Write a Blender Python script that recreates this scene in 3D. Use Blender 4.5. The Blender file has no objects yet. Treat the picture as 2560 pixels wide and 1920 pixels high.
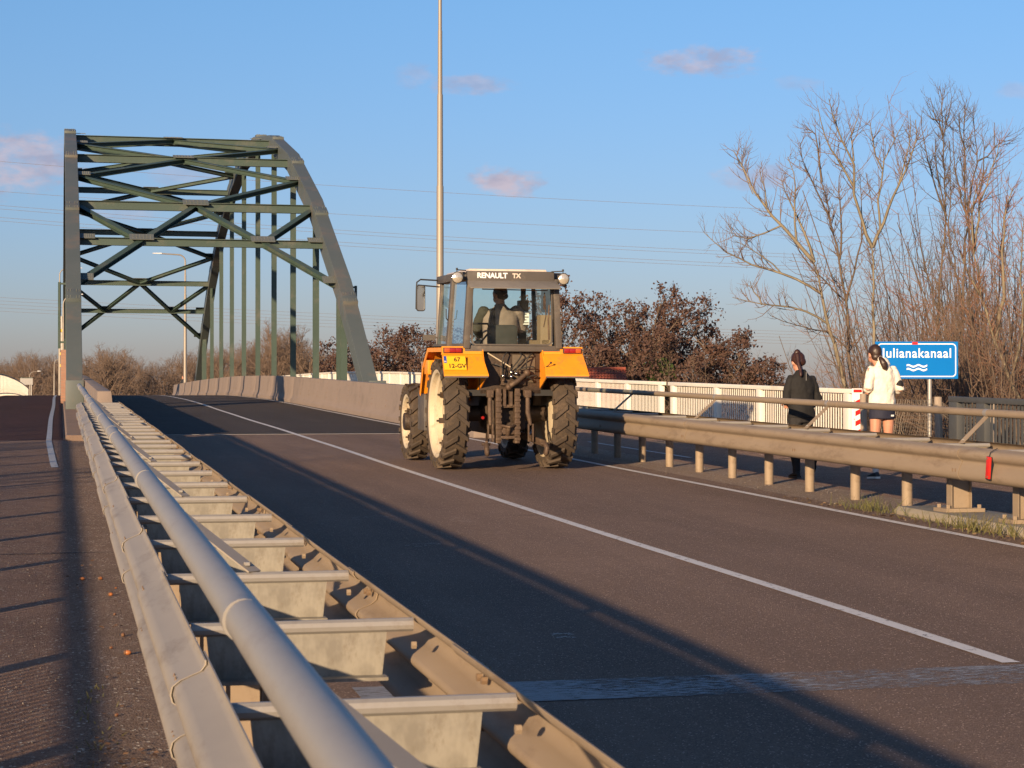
import bpy, bmesh, math, random
import numpy as np
from mathutils import Vector, Matrix, Euler, Quaternion
C = bpy.context.scene.collection
SC = bpy.context.scene
rad = math.radians
PI = math.pi
# ------------------------------------------------------------------ camera
FPX = 4870.0                                    # focal length in photo pixels (2560 wide)
YAW = math.atan((1280 - 150) / FPX)
EYE = Vector((0, 0, 1.5))
HORIZON = 982.0
cam_d = bpy.data.cameras.new('camera'); cam = bpy.data.objects.new('camera', cam_d); C.objects.link(cam)
cam_d.sensor_width = 36; cam_d.lens = FPX / 2560 * 36
cam_d.clip_start = 0.1; cam_d.clip_end = 9000
cam.location = EYE; cam.rotation_euler = (rad(90) + math.atan(22 / FPX), 0, -YAW)
cam_d.dof.use_dof = True; cam_d.dof.focus_distance = 26; cam_d.dof.aperture_fstop = 16
SC.camera = cam
# ------------------------------------------------------------------ sky, sun, exposure
SUN_EL, SUN_AZ = 11.2, 36.0                     # azimuth: light travels 36 deg to the right of the road direction
w = bpy.data.worlds.new('World'); SC.world = w; w.use_nodes = True
N, L = w.node_tree.nodes, w.node_tree.links
for n in list(N): N.remove(n)
def wn(t, **k):
    n = N.new(t)
    for a, b in k.items(): setattr(n, a, b)
    return n
wout = wn('ShaderNodeOutputWorld'); wbg = wn('ShaderNodeBackground'); sky = wn('ShaderNodeTexSky')
sky.sky_type = 'NISHITA'; sky.sun_disc = False
sky.sun_elevation = rad(SUN_EL); sky.sun_rotation = rad(180 + SUN_AZ)
sky.altitude = 0; sky.air_density = 1.0; sky.dust_density = 0.6; sky.ozone_density = 2.5
wbg.inputs['Strength'].default_value = 0.05
SKY_TINT = (1.2, 1.5, 1.92)
def pixdir(x, y):
    r, u = (x - 1280) / FPX, (HORIZON - y) / FPX
    c, s = math.cos(YAW), math.sin(YAW)
    return Vector((r * c + s, c - r * s, u)).normalized()
wtc = wn('ShaderNodeTexCoord')
wnz = wn('ShaderNodeTexNoise'); wnz.inputs['Scale'].default_value = 70; wnz.inputs['Detail'].default_value = 9; wnz.inputs['Roughness'].default_value = .6
wmap = wn('ShaderNodeMapping'); wmap.inputs['Scale'].default_value = (1, 1, 2.2)
L.new(wtc.outputs['Generated'], wmap.inputs['Vector']); L.new(wmap.outputs['Vector'], wnz.inputs['Vector'])
CLOUDS = [(1262, 452, 95, 42, 1.0), (50, 405, 150, 78, .85), (-60, 440, 110, 70, .8), (1755, 152, 150, 40, .75), (1170, 210, 120, 26, .55),
          (1890, 440, 110, 34, .55), (1035, 190, 50, 34, .35), (2000, 210, 60, 22, .3), (2545, 225, 50, 25, .3), (1900, 745, 70, 30, .25), (300, 530, 90, 22, .3),
          (480, 435, 120, 30, .35), (2900, 330, 130, 50, .8), (-420, 300, 150, 60, .8), (3500, 160, 160, 60, .8), (700, -350, 190, 60, .8), (1900, -600, 220, 70, .8)]
acc = None
for cx, cy, ax, ay, op in CLOUDS:
    d = pixdir(cx, cy); u = Vector((math.cos(YAW), -math.sin(YAW), 0)); v = d.cross(u).normalized(); v = -v if v.z < 0 else v
    du = wn('ShaderNodeVectorMath', operation='DOT_PRODUCT'); du.inputs[1].default_value = (u - d * u.dot(d)) * (FPX / ax)
    dv = wn('ShaderNodeVectorMath', operation='DOT_PRODUCT'); dv.inputs[1].default_value = v * (FPX / ay)
    df = wn('ShaderNodeVectorMath', operation='DOT_PRODUCT'); df.inputs[1].default_value = d
    for n in (du, dv, df): L.new(wtc.outputs['Generated'], n.inputs[0])
    a = wn('ShaderNodeMath', operation='MULTIPLY'); L.new(du.outputs['Value'], a.inputs[0]); L.new(du.outputs['Value'], a.inputs[1])
    b = wn('ShaderNodeMath', operation='MULTIPLY_ADD'); L.new(dv.outputs['Value'], b.inputs[0]); L.new(dv.outputs['Value'], b.inputs[1]); L.new(a.outputs[0], b.inputs[2])
    # clouds are flat-bottomed: noise shifts the outline
    m = wn('ShaderNodeMath', operation='MULTIPLY_ADD'); L.new(wnz.outputs['Fac'], m.inputs[0]); m.inputs[1].default_value = -3.4; L.new(b.outputs[0], m.inputs[2])
    s_ = wn('ShaderNodeMapRange', interpolation_type='SMOOTHSTEP'); L.new(m.outputs[0], s_.inputs['Value'])
    s_.inputs['From Min'].default_value = -0.5; s_.inputs['From Max'].default_value = -1.95; s_.inputs['To Min'].default_value = 0; s_.inputs['To Max'].default_value = op
    g = wn('ShaderNodeMath', operation='GREATER_THAN'); L.new(df.outputs['Value'], g.inputs[0]); g.inputs[1].default_value = .9
    q = wn('ShaderNodeMath', operation='MULTIPLY'); L.new(s_.outputs[0], q.inputs[0]); L.new(g.outputs[0], q.inputs[1])
    if acc is None: acc = q
    else:
        mx = wn('ShaderNodeMath', operation='MAXIMUM'); L.new(acc.outputs[0], mx.inputs[0]); L.new(q.outputs[0], mx.inputs[1]); acc = mx
tint = wn('ShaderNodeMixRGB', blend_type='MULTIPLY'); tint.inputs[0].default_value = 1
sxyz = wn('ShaderNodeSeparateXYZ'); L.new(wtc.outputs['Generated'], sxyz.inputs[0])     # white balance, from the horizon up, the same all round
smr = wn('ShaderNodeMapRange'); smr.inputs['From Min'].default_value = 0; smr.inputs['From Max'].default_value = .2; L.new(sxyz.outputs['Z'], smr.inputs['Value'])
smx = wn('ShaderNodeMixRGB'); smx.inputs[1].default_value = (1.10, 1.03, 1.58, 1); smx.inputs[2].default_value = (*SKY_TINT, 1); L.new(smr.outputs[0], smx.inputs[0]); L.new(smx.outputs[0], tint.inputs[2])
L.new(sky.outputs[0], tint.inputs[1])
cm = wn('ShaderNodeMixRGB'); cm.inputs[2].default_value = (6.3, 5.75, 6.9, 1)
CLOUD_MIX = .95
cf = wn('ShaderNodeMath', operation='MULTIPLY'); L.new(acc.outputs[0], cf.inputs[0]); cf.inputs[1].default_value = CLOUD_MIX
cn = wn('ShaderNodeTexNoise'); cn.inputs['Scale'].default_value = 60; cn.inputs['Detail'].default_value = 5; L.new(wmap.outputs['Vector'], cn.inputs['Vector'])
cr = wn('ShaderNodeMapRange'); cr.inputs['From Min'].default_value = .38; cr.inputs['From Max'].default_value = .62; L.new(cn.outputs['Fac'], cr.inputs['Value'])
cc_ = wn('ShaderNodeMixRGB'); cc_.inputs[1].default_value = (5.0, 4.75, 6.2, 1); cc_.inputs[2].default_value = (7.2, 6.3, 7.3, 1); L.new(cr.outputs[0], cc_.inputs[0]); L.new(cc_.outputs[0], cm.inputs[2])
L.new(cf.outputs[0], cm.inputs[0]); L.new(tint.outputs[0], cm.inputs[1]); L.new(cm.outputs[0], wbg.inputs['Color']); L.new(wbg.outputs[0], wout.inputs['Surface'])
sun_d = bpy.data.lights.new('sun', 'SUN'); sun = bpy.data.objects.new('sun', sun_d); C.objects.link(sun)
sun_d.energy = 5.0; sun_d.angle = rad(.6); sun_d.color = (1.0, .71, .43)
_e, _a = rad(SUN_EL), rad(SUN_AZ)
SUNDIR = Vector((math.sin(_a) * math.cos(_e), math.cos(_a) * math.cos(_e), -math.sin(_e)))
sun.rotation_euler = SUNDIR.to_track_quat('-Z', 'Y').to_euler(); sun.location = (-20, -30, 25)
vs = SC.view_settings; vs.view_transform = 'Standard'; vs.look = 'None'; vs.gamma = 1; vs.exposure = 0.7; vs.use_curve_mapping = False
SC.cycles.max_bounces = 8; SC.cycles.transparent_max_bounces = 24; SC.cycles.use_denoising = True
SC.cycles.caustics_reflective = False; SC.cycles.caustics_refractive = False

# ------------------------------------------------------------------ helpers
def R(Y):                                       # road height along its length: ramp, crest of the bridge, descent
    if Y < 66: return .017 * Y
    if Y < 96:
        t = Y - 66; return 1.122 + .017 * t - .017 / 60 * t * t
    if Y < 180: return 1.377 - .0001 * (Y - 96) ** 2
    return .6714 - .0168 * (Y - 180)
def at_d(x, y, d):                              # photo pixel + distance along the view axis -> point
    c, s = math.cos(YAW), math.sin(YAW); r = (x - 1280) / FPX * d
    return Vector((r * c + d * s, d * c - r * s, 1.5 + (HORIZON - y) / FPX * d))
def tag(o, label=None, cat=None, group=None, kind=None):
    if label: o['label'] = label
    if cat: o['category'] = cat
    if group: o['group'] = group
    if kind: o['kind'] = kind
    return o
def empty(name, loc=(0, 0, 0), rot=(0, 0, 0), label=None, cat=None, group=None):
    o = bpy.data.objects.new(name, None); C.objects.link(o); o.location = loc; o.rotation_euler = rot
    o.empty_display_size = .2
    return tag(o, label, cat, group)
def wmat(o):
    m = o.matrix_basis.copy(); p = o.parent
    while p: m = p.matrix_basis @ m; p = p.parent
    return m
def copy_tree(o, parent=None):
    c = o.copy(); C.objects.link(c); c.parent = parent
    for ch in o.children: copy_tree(ch, c)
    return c
class MB:
    def __init__(s): s.v = []; s.f = []
    def add(s, vs, fs):
        k = len(s.v); s.v.extend([tuple(p) for p in vs]); s.f.extend([tuple(i + k for i in f) for f in fs]); return s
    def box(s, c, d, rot=None):
        hx, hy, hz = d[0] / 2, d[1] / 2, d[2] / 2
        P = [Vector((x * hx, y * hy, z * hz)) for x in (-1, 1) for y in (-1, 1) for z in (-1, 1)]
        M = Euler(rot).to_matrix() if rot else None
        P = [(M @ p if M else p) + Vector(c) for p in P]
        return s.add(P, [(0, 1, 3, 2), (4, 6, 7, 5), (0, 4, 5, 1), (2, 3, 7, 6), (0, 2, 6, 4), (1, 5, 7, 3)])
    def bb(s, x0, x1, y0, y1, z0, z1): return s.box(((x0 + x1) / 2, (y0 + y1) / 2, (z0 + z1) / 2), (x1 - x0, y1 - y0, z1 - z0))
    def bar(s, p, q, wd, ht, up=(0, 0, 1)):
        p, q = Vector(p), Vector(q); t = (q - p).normalized(); u = Vector(up)
        a = t.cross(u)
        if a.length < 1e-4: a = t.cross(Vector((0, 1, 0)))
        a.normalize(); b = a.cross(t).normalized(); a *= wd / 2; b *= ht / 2
        P = [e + i * a + j * b for e in (p, q) for i, j in ((-1, -1), (1, -1), (1, 1), (-1, 1))]
        return s.add(P, [(3, 2, 1, 0), (4, 5, 6, 7), (0, 1, 5, 4), (1, 2, 6, 5), (2, 3, 7, 6), (3, 0, 4, 7)])
    def tube(s, pts, r, n=8, caps=True):
        pts = [Vector(p) for p in pts]; m = len(pts)
        rr = r if isinstance(r, (list, tuple)) else [r] * m
        vs, fs = [], []; prev = None
        for i, p in enumerate(pts):
            t = (pts[min(i + 1, m - 1)] - pts[max(i - 1, 0)])
            t = t.normalized() if t.length > 1e-9 else Vector((0, 0, 1))
            if prev is None:
                a = t.cross(Vector((0, 0, 1)))
                if a.length < 1e-3: a = t.cross(Vector((0, 1, 0)))
            else: a = prev - t * prev.dot(t)
            a.normalize(); prev = a; b = t.cross(a)
            for k in range(n):
                an = 2 * PI * k / n; vs.append(p + (a * math.cos(an) + b * math.sin(an)) * rr[i])
        for i in range(m - 1):
            for k in range(n):
                k2 = (k + 1) % n; fs.append((i * n + k, i * n + k2, (i + 1) * n + k2, (i + 1) * n + k))
        if caps: fs.append(tuple(range(n - 1, -1, -1))); fs.append(tuple((m - 1) * n + k for k in range(n)))
        return s.add(vs, fs)
    def lathe(s, prof, axis='x', n=32, c=(0, 0, 0), closed=False):   # prof: (along, radius)
        vs, fs = [], []; m = len(prof); c = Vector(c)
        for a, r in prof:
            for k in range(n):
                an = 2 * PI * k / n; p = r * math.cos(an); q = r * math.sin(an)
                vs.append(c + Vector({'x': (a, p, q), 'y': (q, a, p), 'z': (p, q, a)}[axis]))
        for i in range(m if closed else m - 1):
            j = (i + 1) % m
            for k in range(n):
                k2 = (k + 1) % n; fs.append((i * n + k, i * n + k2, j * n + k2, j * n + k))
        return s.add(vs, fs)
    def cyl(s, p, q, r, n=12): return s.tube([p, q], r, n)
    def ell(s, c, rd, rot=None, n=14, m=9):
        vs = []; M = Euler(rot).to_matrix() if rot else Matrix.Identity(3); c = Vector(c)
        for i in range(m + 1):
            ph = PI * i / m
            for k in range(n):
                an = 2 * PI * k / n
                vs.append(c + M @ Vector((rd[0] * math.sin(ph) * math.cos(an), rd[1] * math.sin(ph) * math.sin(an), rd[2] * math.cos(ph))))
        fs = [(i * n + k, (i + 1) * n + k, (i + 1) * n + (k + 1) % n, i * n + (k + 1) % n) for i in range(m) for k in range(n)]
        return s.add(vs, fs)
    def prism(s, poly, a0, a1, axis='x'):          # poly in the other two axes; extruded from a0 to a1
        n = len(poly); mk = {'x': lambda a, p: (a, p[0], p[1]), 'y': lambda a, p: (p[0], a, p[1]), 'z': lambda a, p: (p[0], p[1], a)}[axis]
        vs = [mk(a0, p) for p in poly] + [mk(a1, p) for p in poly]
        fs = [tuple(range(n - 1, -1, -1)), tuple(range(n, 2 * n))] + [(i, (i + 1) % n, (i + 1) % n + n, i + n) for i in range(n)]
        return s.add(vs, fs)
    def sweep(s, prof, path, side=1):              # prof (out, up) closed; path of (X,Y,Z), runs along Y
        m, n = len(path), len(prof); vs = []
        for X, Y, Z in path:
            for o, u in prof: vs.append((X + side * o, Y, Z + u))
        fs = [(i * n + k, i * n + (k + 1) % n, (i + 1) * n + (k + 1) % n, (i + 1) * n + k) for i in range(m - 1) for k in range(n)]
        fs += [tuple(range(n - 1, -1, -1)), tuple((m - 1) * n + k for k in range(n))]
        return s.add(vs, fs)
    def build(s, name, mat, parent=None, world=True, smooth=35, bevel=0, fix=True):
        me = bpy.data.meshes.new(name); vs = s.v
        if parent and world:
            M = wmat(parent).inverted(); vs = [M @ Vector(p) for p in vs]
        me.from_pydata(vs, [], s.f)
        if fix or bevel:
            bm = bmesh.new(); bm.from_mesh(me)
            bmesh.ops.recalc_face_normals(bm, faces=bm.faces)
            if bevel:
                ed = [e for e in bm.edges if len(e.link_faces) == 2 and e.calc_face_angle(0) > rad(40)]
                bmesh.ops.bevel(bm, geom=ed, offset=bevel, segments=1 if bevel < .004 else 2, affect='EDGES', profile=.6)
            bm.to_mesh(me); bm.free()
        if smooth:
            me.shade_smooth(); me.set_sharp_from_angle(angle=rad(smooth))
        if mat: me.materials.append(mat)
        o = bpy.data.objects.new(name, me); C.objects.link(o)
        if parent: o.parent = parent
        return o
def mbuild(name, me, mat, parent=None):
    if mat and not me.materials: me.materials.append(mat)
    o = bpy.data.objects.new(name, me); C.objects.link(o)
    if parent: o.parent = parent
    return o
def clone(o, parent, loc=None, rot=None, name=None):
    c = o.copy(); C.objects.link(c); c.parent = parent
    if loc is not None: c.location = loc
    if rot is not None: c.rotation_euler = rot
    return c
# ------------------------------------------------------------------ materials
def material(name, col, rough=.6, metal=0, col2=None, scale=6, amount=.5, bump=0, bscale=60, spec=.5, grime=None, gscale=2, detail=5, stretch=None, coat=0):
    m = bpy.data.materials.new(name); m.use_nodes = True; nt = m.node_tree; b = nt.nodes['Principled BSDF']
    b.inputs['Roughness'].default_value = rough; b.inputs['Metallic'].default_value = metal
    b.inputs['Specular IOR Level'].default_value = spec; b.inputs['Base Color'].default_value = (*col, 1)
    if coat: b.inputs['Coat Weight'].default_value = coat
    tc = nt.nodes.new('ShaderNodeTexCoord'); src = tc.outputs['Object']
    if stretch:
        mp = nt.nodes.new('ShaderNodeMapping'); mp.inputs['Scale'].default_value = stretch; nt.links.new(src, mp.inputs[0]); src = mp.outputs[0]
    out = None
    if col2:
        nz = nt.nodes.new('ShaderNodeTexNoise'); nz.inputs['Scale'].default_value = scale; nz.inputs['Detail'].default_value = detail; nz.inputs['Roughness'].default_value = .65
        nt.links.new(src, nz.inputs['Vector'])
        rp = nt.nodes.new('ShaderNodeMapRange'); rp.inputs['From Min'].default_value = .5 - amount / 2; rp.inputs['From Max'].default_value = .5 + amount / 2
        nt.links.new(nz.outputs['Fac'], rp.inputs['Value'])
        mx = nt.nodes.new('ShaderNodeMixRGB'); mx.inputs[1].default_value = (*col, 1); mx.inputs[2].default_value = (*col2, 1)
        nt.links.new(rp.outputs[0], mx.inputs[0]); out = mx.outputs[0]
    if grime:
        nz = nt.nodes.new('ShaderNodeTexNoise'); nz.inputs['Scale'].default_value = gscale; nz.inputs['Detail'].default_value = 8; nz.inputs['Roughness'].default_value = .75
        nt.links.new(src, nz.inputs['Vector'])
        rp = nt.nodes.new('ShaderNodeMapRange'); rp.inputs['From Min'].default_value = .52; rp.inputs['From Max'].default_value = .68
        nt.links.new(nz.outputs['Fac'], rp.inputs['Value'])
        mx = nt.nodes.new('ShaderNodeMixRGB'); mx.inputs[2].default_value = (*grime, 1)
        if out: nt.links.new(out, mx.inputs[1])
        else: mx.inputs[1].default_value = (*col, 1)
        nt.links.new(rp.outputs[0], mx.inputs[0]); out = mx.outputs[0]
    if out: nt.links.new(out, b.inputs['Base Color'])
    if bump:
        nz = nt.nodes.new('ShaderNodeTexNoise'); nz.inputs['Scale'].default_value = bscale; nz.inputs['Detail'].default_value = 4
        nt.links.new(src, nz.inputs['Vector'])
        bp = nt.nodes.new('ShaderNodeBump'); bp.inputs['Strength'].default_value = bump; bp.inputs['Distance'].default_value = .01
        nt.links.new(nz.outputs['Fac'], bp.inputs['Height']); nt.links.new(bp.outputs[0], b.inputs['Normal'])
    return m
def asphalt(name, col, col2, stone, dust=None, stones=.25, vs=70., crack=True):
    m = bpy.data.materials.new(name); m.use_nodes = True; nt = m.node_tree; b = nt.nodes['Principled BSDF']; nn = nt.nodes.new; ln = nt.links.new
    b.inputs['Roughness'].default_value = .85; b.inputs['Specular IOR Level'].default_value = .15
    tc = nn('ShaderNodeTexCoord')
    def noise(sc, det=4, vec=None, ro=.6):
        z = nn('ShaderNodeTexNoise'); z.inputs['Scale'].default_value = sc; z.inputs['Detail'].default_value = det; z.inputs['Roughness'].default_value = ro
        ln(vec or tc.outputs['Object'], z.inputs['Vector']); return z.outputs['Fac']
    def rng(f, a, b_, lo=0, hi=1):
        z = nn('ShaderNodeMapRange'); z.inputs['From Min'].default_value = a; z.inputs['From Max'].default_value = b_; z.inputs['To Min'].default_value = lo; z.inputs['To Max'].default_value = hi
        ln(f, z.inputs['Value']); return z.outputs[0]
    def mix(f, a, b_):
        z = nn('ShaderNodeMixRGB')
        if f is not None: ln(f, z.inputs[0])
        for i, q in ((1, a), (2, b_)):
            if isinstance(q, tuple): z.inputs[i].default_value = (*q, 1)
            else: ln(q, z.inputs[i])
        return z.outputs[0]
    mp = nn('ShaderNodeMapping'); mp.inputs['Scale'].default_value = (1.1, .09, 1); ln(tc.outputs['Object'], mp.inputs[0])
    base = mix(rng(noise(1.0, 4, mp.outputs[0]), .35, .65), col, col2)      # wheel-track streaks along the road
    base = mix(rng(noise(.35, 6), .42, .72, 0, .75), base, tuple(c * .66 for c in col))
    base = mix(rng(noise(1.7, 7, None, .7), .56, .7, 0, .5), base, tuple(c * .6 for c in col))
    vo = nn('ShaderNodeTexVoronoi'); vo.inputs['Scale'].default_value = vs; ln(tc.outputs['Object'], vo.inputs['Vector'])
    sp = nn('ShaderNodeSeparateColor'); ln(vo.outputs['Color'], sp.inputs[0])
    base = mix(rng(sp.outputs[0], 1 - stones, 1 - stones + .06, 0, .6), base, stone)
    base = mix(rng(sp.outputs[1], .965, .985, 0, .8), base, tuple(min(1, c * 2.6) for c in stone))
    base = mix(rng(sp.outputs[2], .7, .9, 0, .55), base, tuple(c * .45 for c in col))
    if dust: base = mix(rng(noise(3.2, 7, None, .7), .48, .66, 0, .85), base, dust)
    ln(base, b.inputs['Base Color'])
    bp = nn('ShaderNodeBump'); bp.inputs['Strength'].default_value = .9; bp.inputs['Distance'].default_value = .016
    ad = nn('ShaderNodeMath'); ad.operation = 'ADD'; ln(vo.outputs['Distance'], ad.inputs[0]); ln(noise(220, 2), ad.inputs[1])
    ln(ad.outputs[0], bp.inputs['Height']); ln(bp.outputs[0], b.inputs['Normal'])
    return m
def paint_worn(name, col, base, thr, scale=9, stretch=None, patchy=0):
    """road paint that has worn away in flecks"""
    m = material(name, col, .7, bump=.4, bscale=160); nt = m.node_tree; b = nt.nodes['Principled BSDF']
    tc = nt.nodes.new('ShaderNodeTexCoord'); mp = nt.nodes.new('ShaderNodeMapping'); mp.inputs['Scale'].default_value = stretch or (1, 1, 1)
    nz = nt.nodes.new('ShaderNodeTexNoise'); nz.inputs['Scale'].default_value = scale; nz.inputs['Detail'].default_value = 8; nz.inputs['Roughness'].default_value = .75
    nt.links.new(tc.outputs['Object'], mp.inputs[0]); nt.links.new(mp.outputs[0], nz.inputs['Vector'])
    rp = nt.nodes.new('ShaderNodeMapRange'); rp.inputs['From Min'].default_value = thr - .06; rp.inputs['From Max'].default_value = thr + .06
    nt.links.new(nz.outputs['Fac'], rp.inputs['Value'])
    mx = nt.nodes.new('ShaderNodeMixRGB'); mx.inputs[1].default_value = (*col, 1); mx.inputs[2].default_value = (*base, 1)
    nt.links.new(rp.outputs[0], mx.inputs[0]); nt.links.new(mx.outputs[0], b.inputs['Base Color'])
    # where the paint is gone the asphalt below shows
    t = nt.nodes.new('ShaderNodeBsdfTransparent'); ms = nt.nodes.new('ShaderNodeMixShader'); r2 = nt.nodes.new('ShaderNodeMapRange')
    if patchy:
        n2 = nt.nodes.new('ShaderNodeTexNoise'); n2.inputs['Scale'].default_value = .9; n2.inputs['Detail'].default_value = 3; nt.links.new(tc.outputs['Object'], n2.inputs['Vector'])
        ad = nt.nodes.new('ShaderNodeMath'); ad.operation = 'MULTIPLY_ADD'; ad.inputs[1].default_value = patchy; nt.links.new(n2.outputs['Fac'], ad.inputs[0]); nt.links.new(nz.outputs['Fac'], ad.inputs[2]); src = ad.outputs[0]; o_ = patchy * .5
    else: src = nz.outputs['Fac']; o_ = 0
    r2.inputs['From Min'].default_value = thr - .03 + o_; r2.inputs['From Max'].default_value = thr + .05 + o_; r2.inputs['To Max'].default_value = .96
    nt.links.new(src, r2.inputs['Value']); nt.links.new(r2.outputs[0], ms.inputs[0]); nt.links.new(b.outputs[0], ms.inputs[1]); nt.links.new(t.outputs[0], ms.inputs[2]); nt.links.new(ms.outputs[0], nt.nodes['Material Output'].inputs['Surface'])
    return m
def glass(name, tintc=(.75, .92, .9), fac=.86, rough=.02):
    m = bpy.data.materials.new(name); m.use_nodes = True; nt = m.node_tree; nt.nodes.remove(nt.nodes['Principled BSDF'])
    o = nt.nodes['Material Output']; t = nt.nodes.new('ShaderNodeBsdfTransparent'); t.inputs[0].default_value = (*tintc, 1)
    g = nt.nodes.new('ShaderNodeBsdfGlossy'); g.inputs['Roughness'].default_value = rough; g.inputs['Color'].default_value = (.9, .95, 1, 1)
    d = nt.nodes.new('ShaderNodeBsdfDiffuse'); d.inputs[0].default_value = (.5, .5, .45, 1)
    fr = nt.nodes.new('ShaderNodeFresnel'); fr.inputs['IOR'].default_value = 1.45
    nz = nt.nodes.new('ShaderNodeTexNoise'); nz.inputs['Scale'].default_value = 5; nz.inputs['Detail'].default_value = 6
    rp = nt.nodes.new('ShaderNodeMapRange'); rp.inputs['From Min'].default_value = .45; rp.inputs['From Max'].default_value = .8; rp.inputs['To Max'].default_value = .045; rp.inputs['To Min'].default_value = .004
    nt.links.new(nz.outputs['Fac'], rp.inputs['Value'])
    a = nt.nodes.new('ShaderNodeMixShader'); fm = nt.nodes.new('ShaderNodeMath'); fm.operation = 'MULTIPLY'; fm.inputs[1].default_value = .55; nt.links.new(fr.outputs[0], fm.inputs[0]); nt.links.new(fm.outputs[0], a.inputs[0]); nt.links.new(t.outputs[0], a.inputs[1]); nt.links.new(g.outputs[0], a.inputs[2])
    b = nt.nodes.new('ShaderNodeMixShader'); nt.links.new(rp.outputs[0], b.inputs[0]); nt.links.new(a.outputs[0], b.inputs[1]); nt.links.new(d.outputs[0], b.inputs[2])
    nt.links.new(b.outputs[0], o.inputs['Surface']); return m
def twocol_leaf(name, col, col2, transl=.25):
    m = material(name, col, .75, col2=col2, scale=1.3, amount=.4, spec=.2); nt = m.node_tree; b = nt.nodes['Principled BSDF']
    src = b.inputs['Base Color'].links[0].from_socket
    tr = nt.nodes.new('ShaderNodeBsdfTranslucent'); nt.links.new(src, tr.inputs[0])
    mx = nt.nodes.new('ShaderNodeMixShader'); mx.inputs[0].default_value = transl
    nt.links.new(b.outputs[0], mx.inputs[1]); nt.links.new(tr.outputs[0], mx.inputs[2]); nt.links.new(mx.outputs[0], nt.nodes['Material Output'].inputs['Surface'])
    return m
M = {}
M['road'] = asphalt('asphalt_road', (.31, .215, .162), (.2, .14, .11), (.36, .27, .22), vs=150, stones=.2)
M['road_bridge'] = asphalt('asphalt_bridge', (.1, .083, .074), (.076, .066, .061), (.15, .125, .11), stones=.12, vs=150)
M['path'] = asphalt('asphalt_path', (.31, .198, .145), (.245, .16, .12), (.46, .36, .29), dust=(.36, .24, .175), stones=.2, vs=95)
M['path_red'] = asphalt('asphalt_red_path', (.115, .056, .045), (.09, .047, .04), (.16, .09, .07), stones=.12, vs=70)
M['dust'] = asphalt('dusty_verge', (.34, .25, .185), (.27, .2, .15), (.46, .39, .32), dust=(.36, .27, .2), stones=.3, vs=90)
M['grit'] = asphalt('grit', (.31, .215, .16), (.25, .175, .132), (.44, .36, .3), dust=(.21, .148, .108), stones=.24, vs=85)
M['line'] = paint_worn('line_paint', (.66, .63, .58), (.3, .27, .25), .61, 16)
M['line_old'] = paint_worn('worn_band_paint', (.27, .27, .275), (.2, .19, .18), .52, 34, (.35, 1.5, 1), patchy=.6)
M['line_path'] = paint_worn('path_line_paint', (.5, .52, .52), (.2, .18, .17), .62, 20)
M['ground'] = material('grass_ground', (.07, .065, .03), .95, col2=(.11, .085, .05), scale=.5, amount=.5, bump=.5, bscale=4)
M['water'] = material('canal_water', (.02, .035, .04), .08, bump=.15, bscale=1.2)
M['galv'] = material('galvanised_dusty', (.30, .265, .22), .55, .25, col2=(.36, .32, .265), scale=5, amount=.6, bump=.02, bscale=9, grime=(.215, .175, .13), gscale=3.5, stretch=(1, .3, 1))
M['galv_dirty'] = material('galvanised_road_dust', (.255, .195, .135), .7, .1, col2=(.31, .245, .175), scale=4, amount=.6, bump=.02, bscale=9, grime=(.2, .148, .1), gscale=5, stretch=(1, .3, 1))
M['galv_tube'] = material('galvanised_tube', (.27, .258, .24), .5, .25, col2=(.33, .315, .295), scale=9, amount=.5, bump=.06, bscale=30, grime=(.245, .222, .2), gscale=9, stretch=(1, .35, 1))
M['galv_spangle'] = material('galvanised_spangle', (.215, .2, .168), .55, .25, col2=(.31, .292, .245), scale=20, amount=.3, bump=.05, bscale=25, detail=3, stretch=(1, 1, .55), grime=(.17, .14, .1), gscale=9)
M['bolt'] = material('rusty_bolt', (.2, .13, .08), .7, .5, col2=(.3, .22, .15), scale=60)
M['green'] = material('bridge_green_paint', (.046, .076, .06), .5, 0, col2=(.036, .062, .05), scale=.8, amount=.5, bump=.05, bscale=8, grime=(.085, .095, .08), gscale=.9)
M['chord'] = material('bridge_chord_paint', (.094, .11, .108), .55, 0, col2=(.075, .095, .095), scale=.5, amount=.5, bump=.05, bscale=6, grime=(.14, .12, .1), gscale=.45)
M['gusset'] = material('bridge_gusset_paint', (.14, .15, .14), .55, 0, col2=(.1, .115, .1), scale=5)
M['concrete'] = material('barrier_concrete', (.25, .2, .168), .85, 0, col2=(.215, .172, .146), scale=1.1, amount=.6, bump=.25, bscale=25, grime=(.18, .145, .122), gscale=1.2)
M['concrete2'] = material('kerb_concrete', (.38, .33, .25), .9, 0, col2=(.3, .255, .18), scale=3, amount=.6, bump=.5, bscale=30, grime=(.2, .19, .09), gscale=4)
M['kerb_red'] = material('reddish_kerb', (.24, .165, .125), .9, col2=(.18, .13, .1), scale=2, bump=.4, bscale=40, grime=(.13, .1, .08), gscale=3)
M['white'] = material('white_fence_paint', (.80, .77, .69), .5, col2=(.72, .69, .61), scale=2.5, amount=.6, grime=(.6, .55, .45), gscale=2.2)
M['darkgrey'] = material('dark_grey_paint', (.06, .064, .066), .5, col2=(.075, .078, .078), scale=4)
M['lamp_pole'] = material('lamp_pole_paint', (.255, .225, .185), .5, .2, col2=(.3, .268, .222), scale=3, stretch=(1, 1, .2), bump=.04)
M['lamp_head'] = material('lamp_head', (.75, .75, .72), .4)
M['black'] = material('black_plastic', (.012, .012, .013), .5)
M['bluesign'] = material('sign_blue', (.0, .15, .50), .65, col2=(.0, .165, .53), scale=2, spec=.15)
M['signwhite'] = material('sign_white', (.85, .85, .84), .45)
M['signred'] = material('sign_red', (.55, .02, .015), .4)
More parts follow.
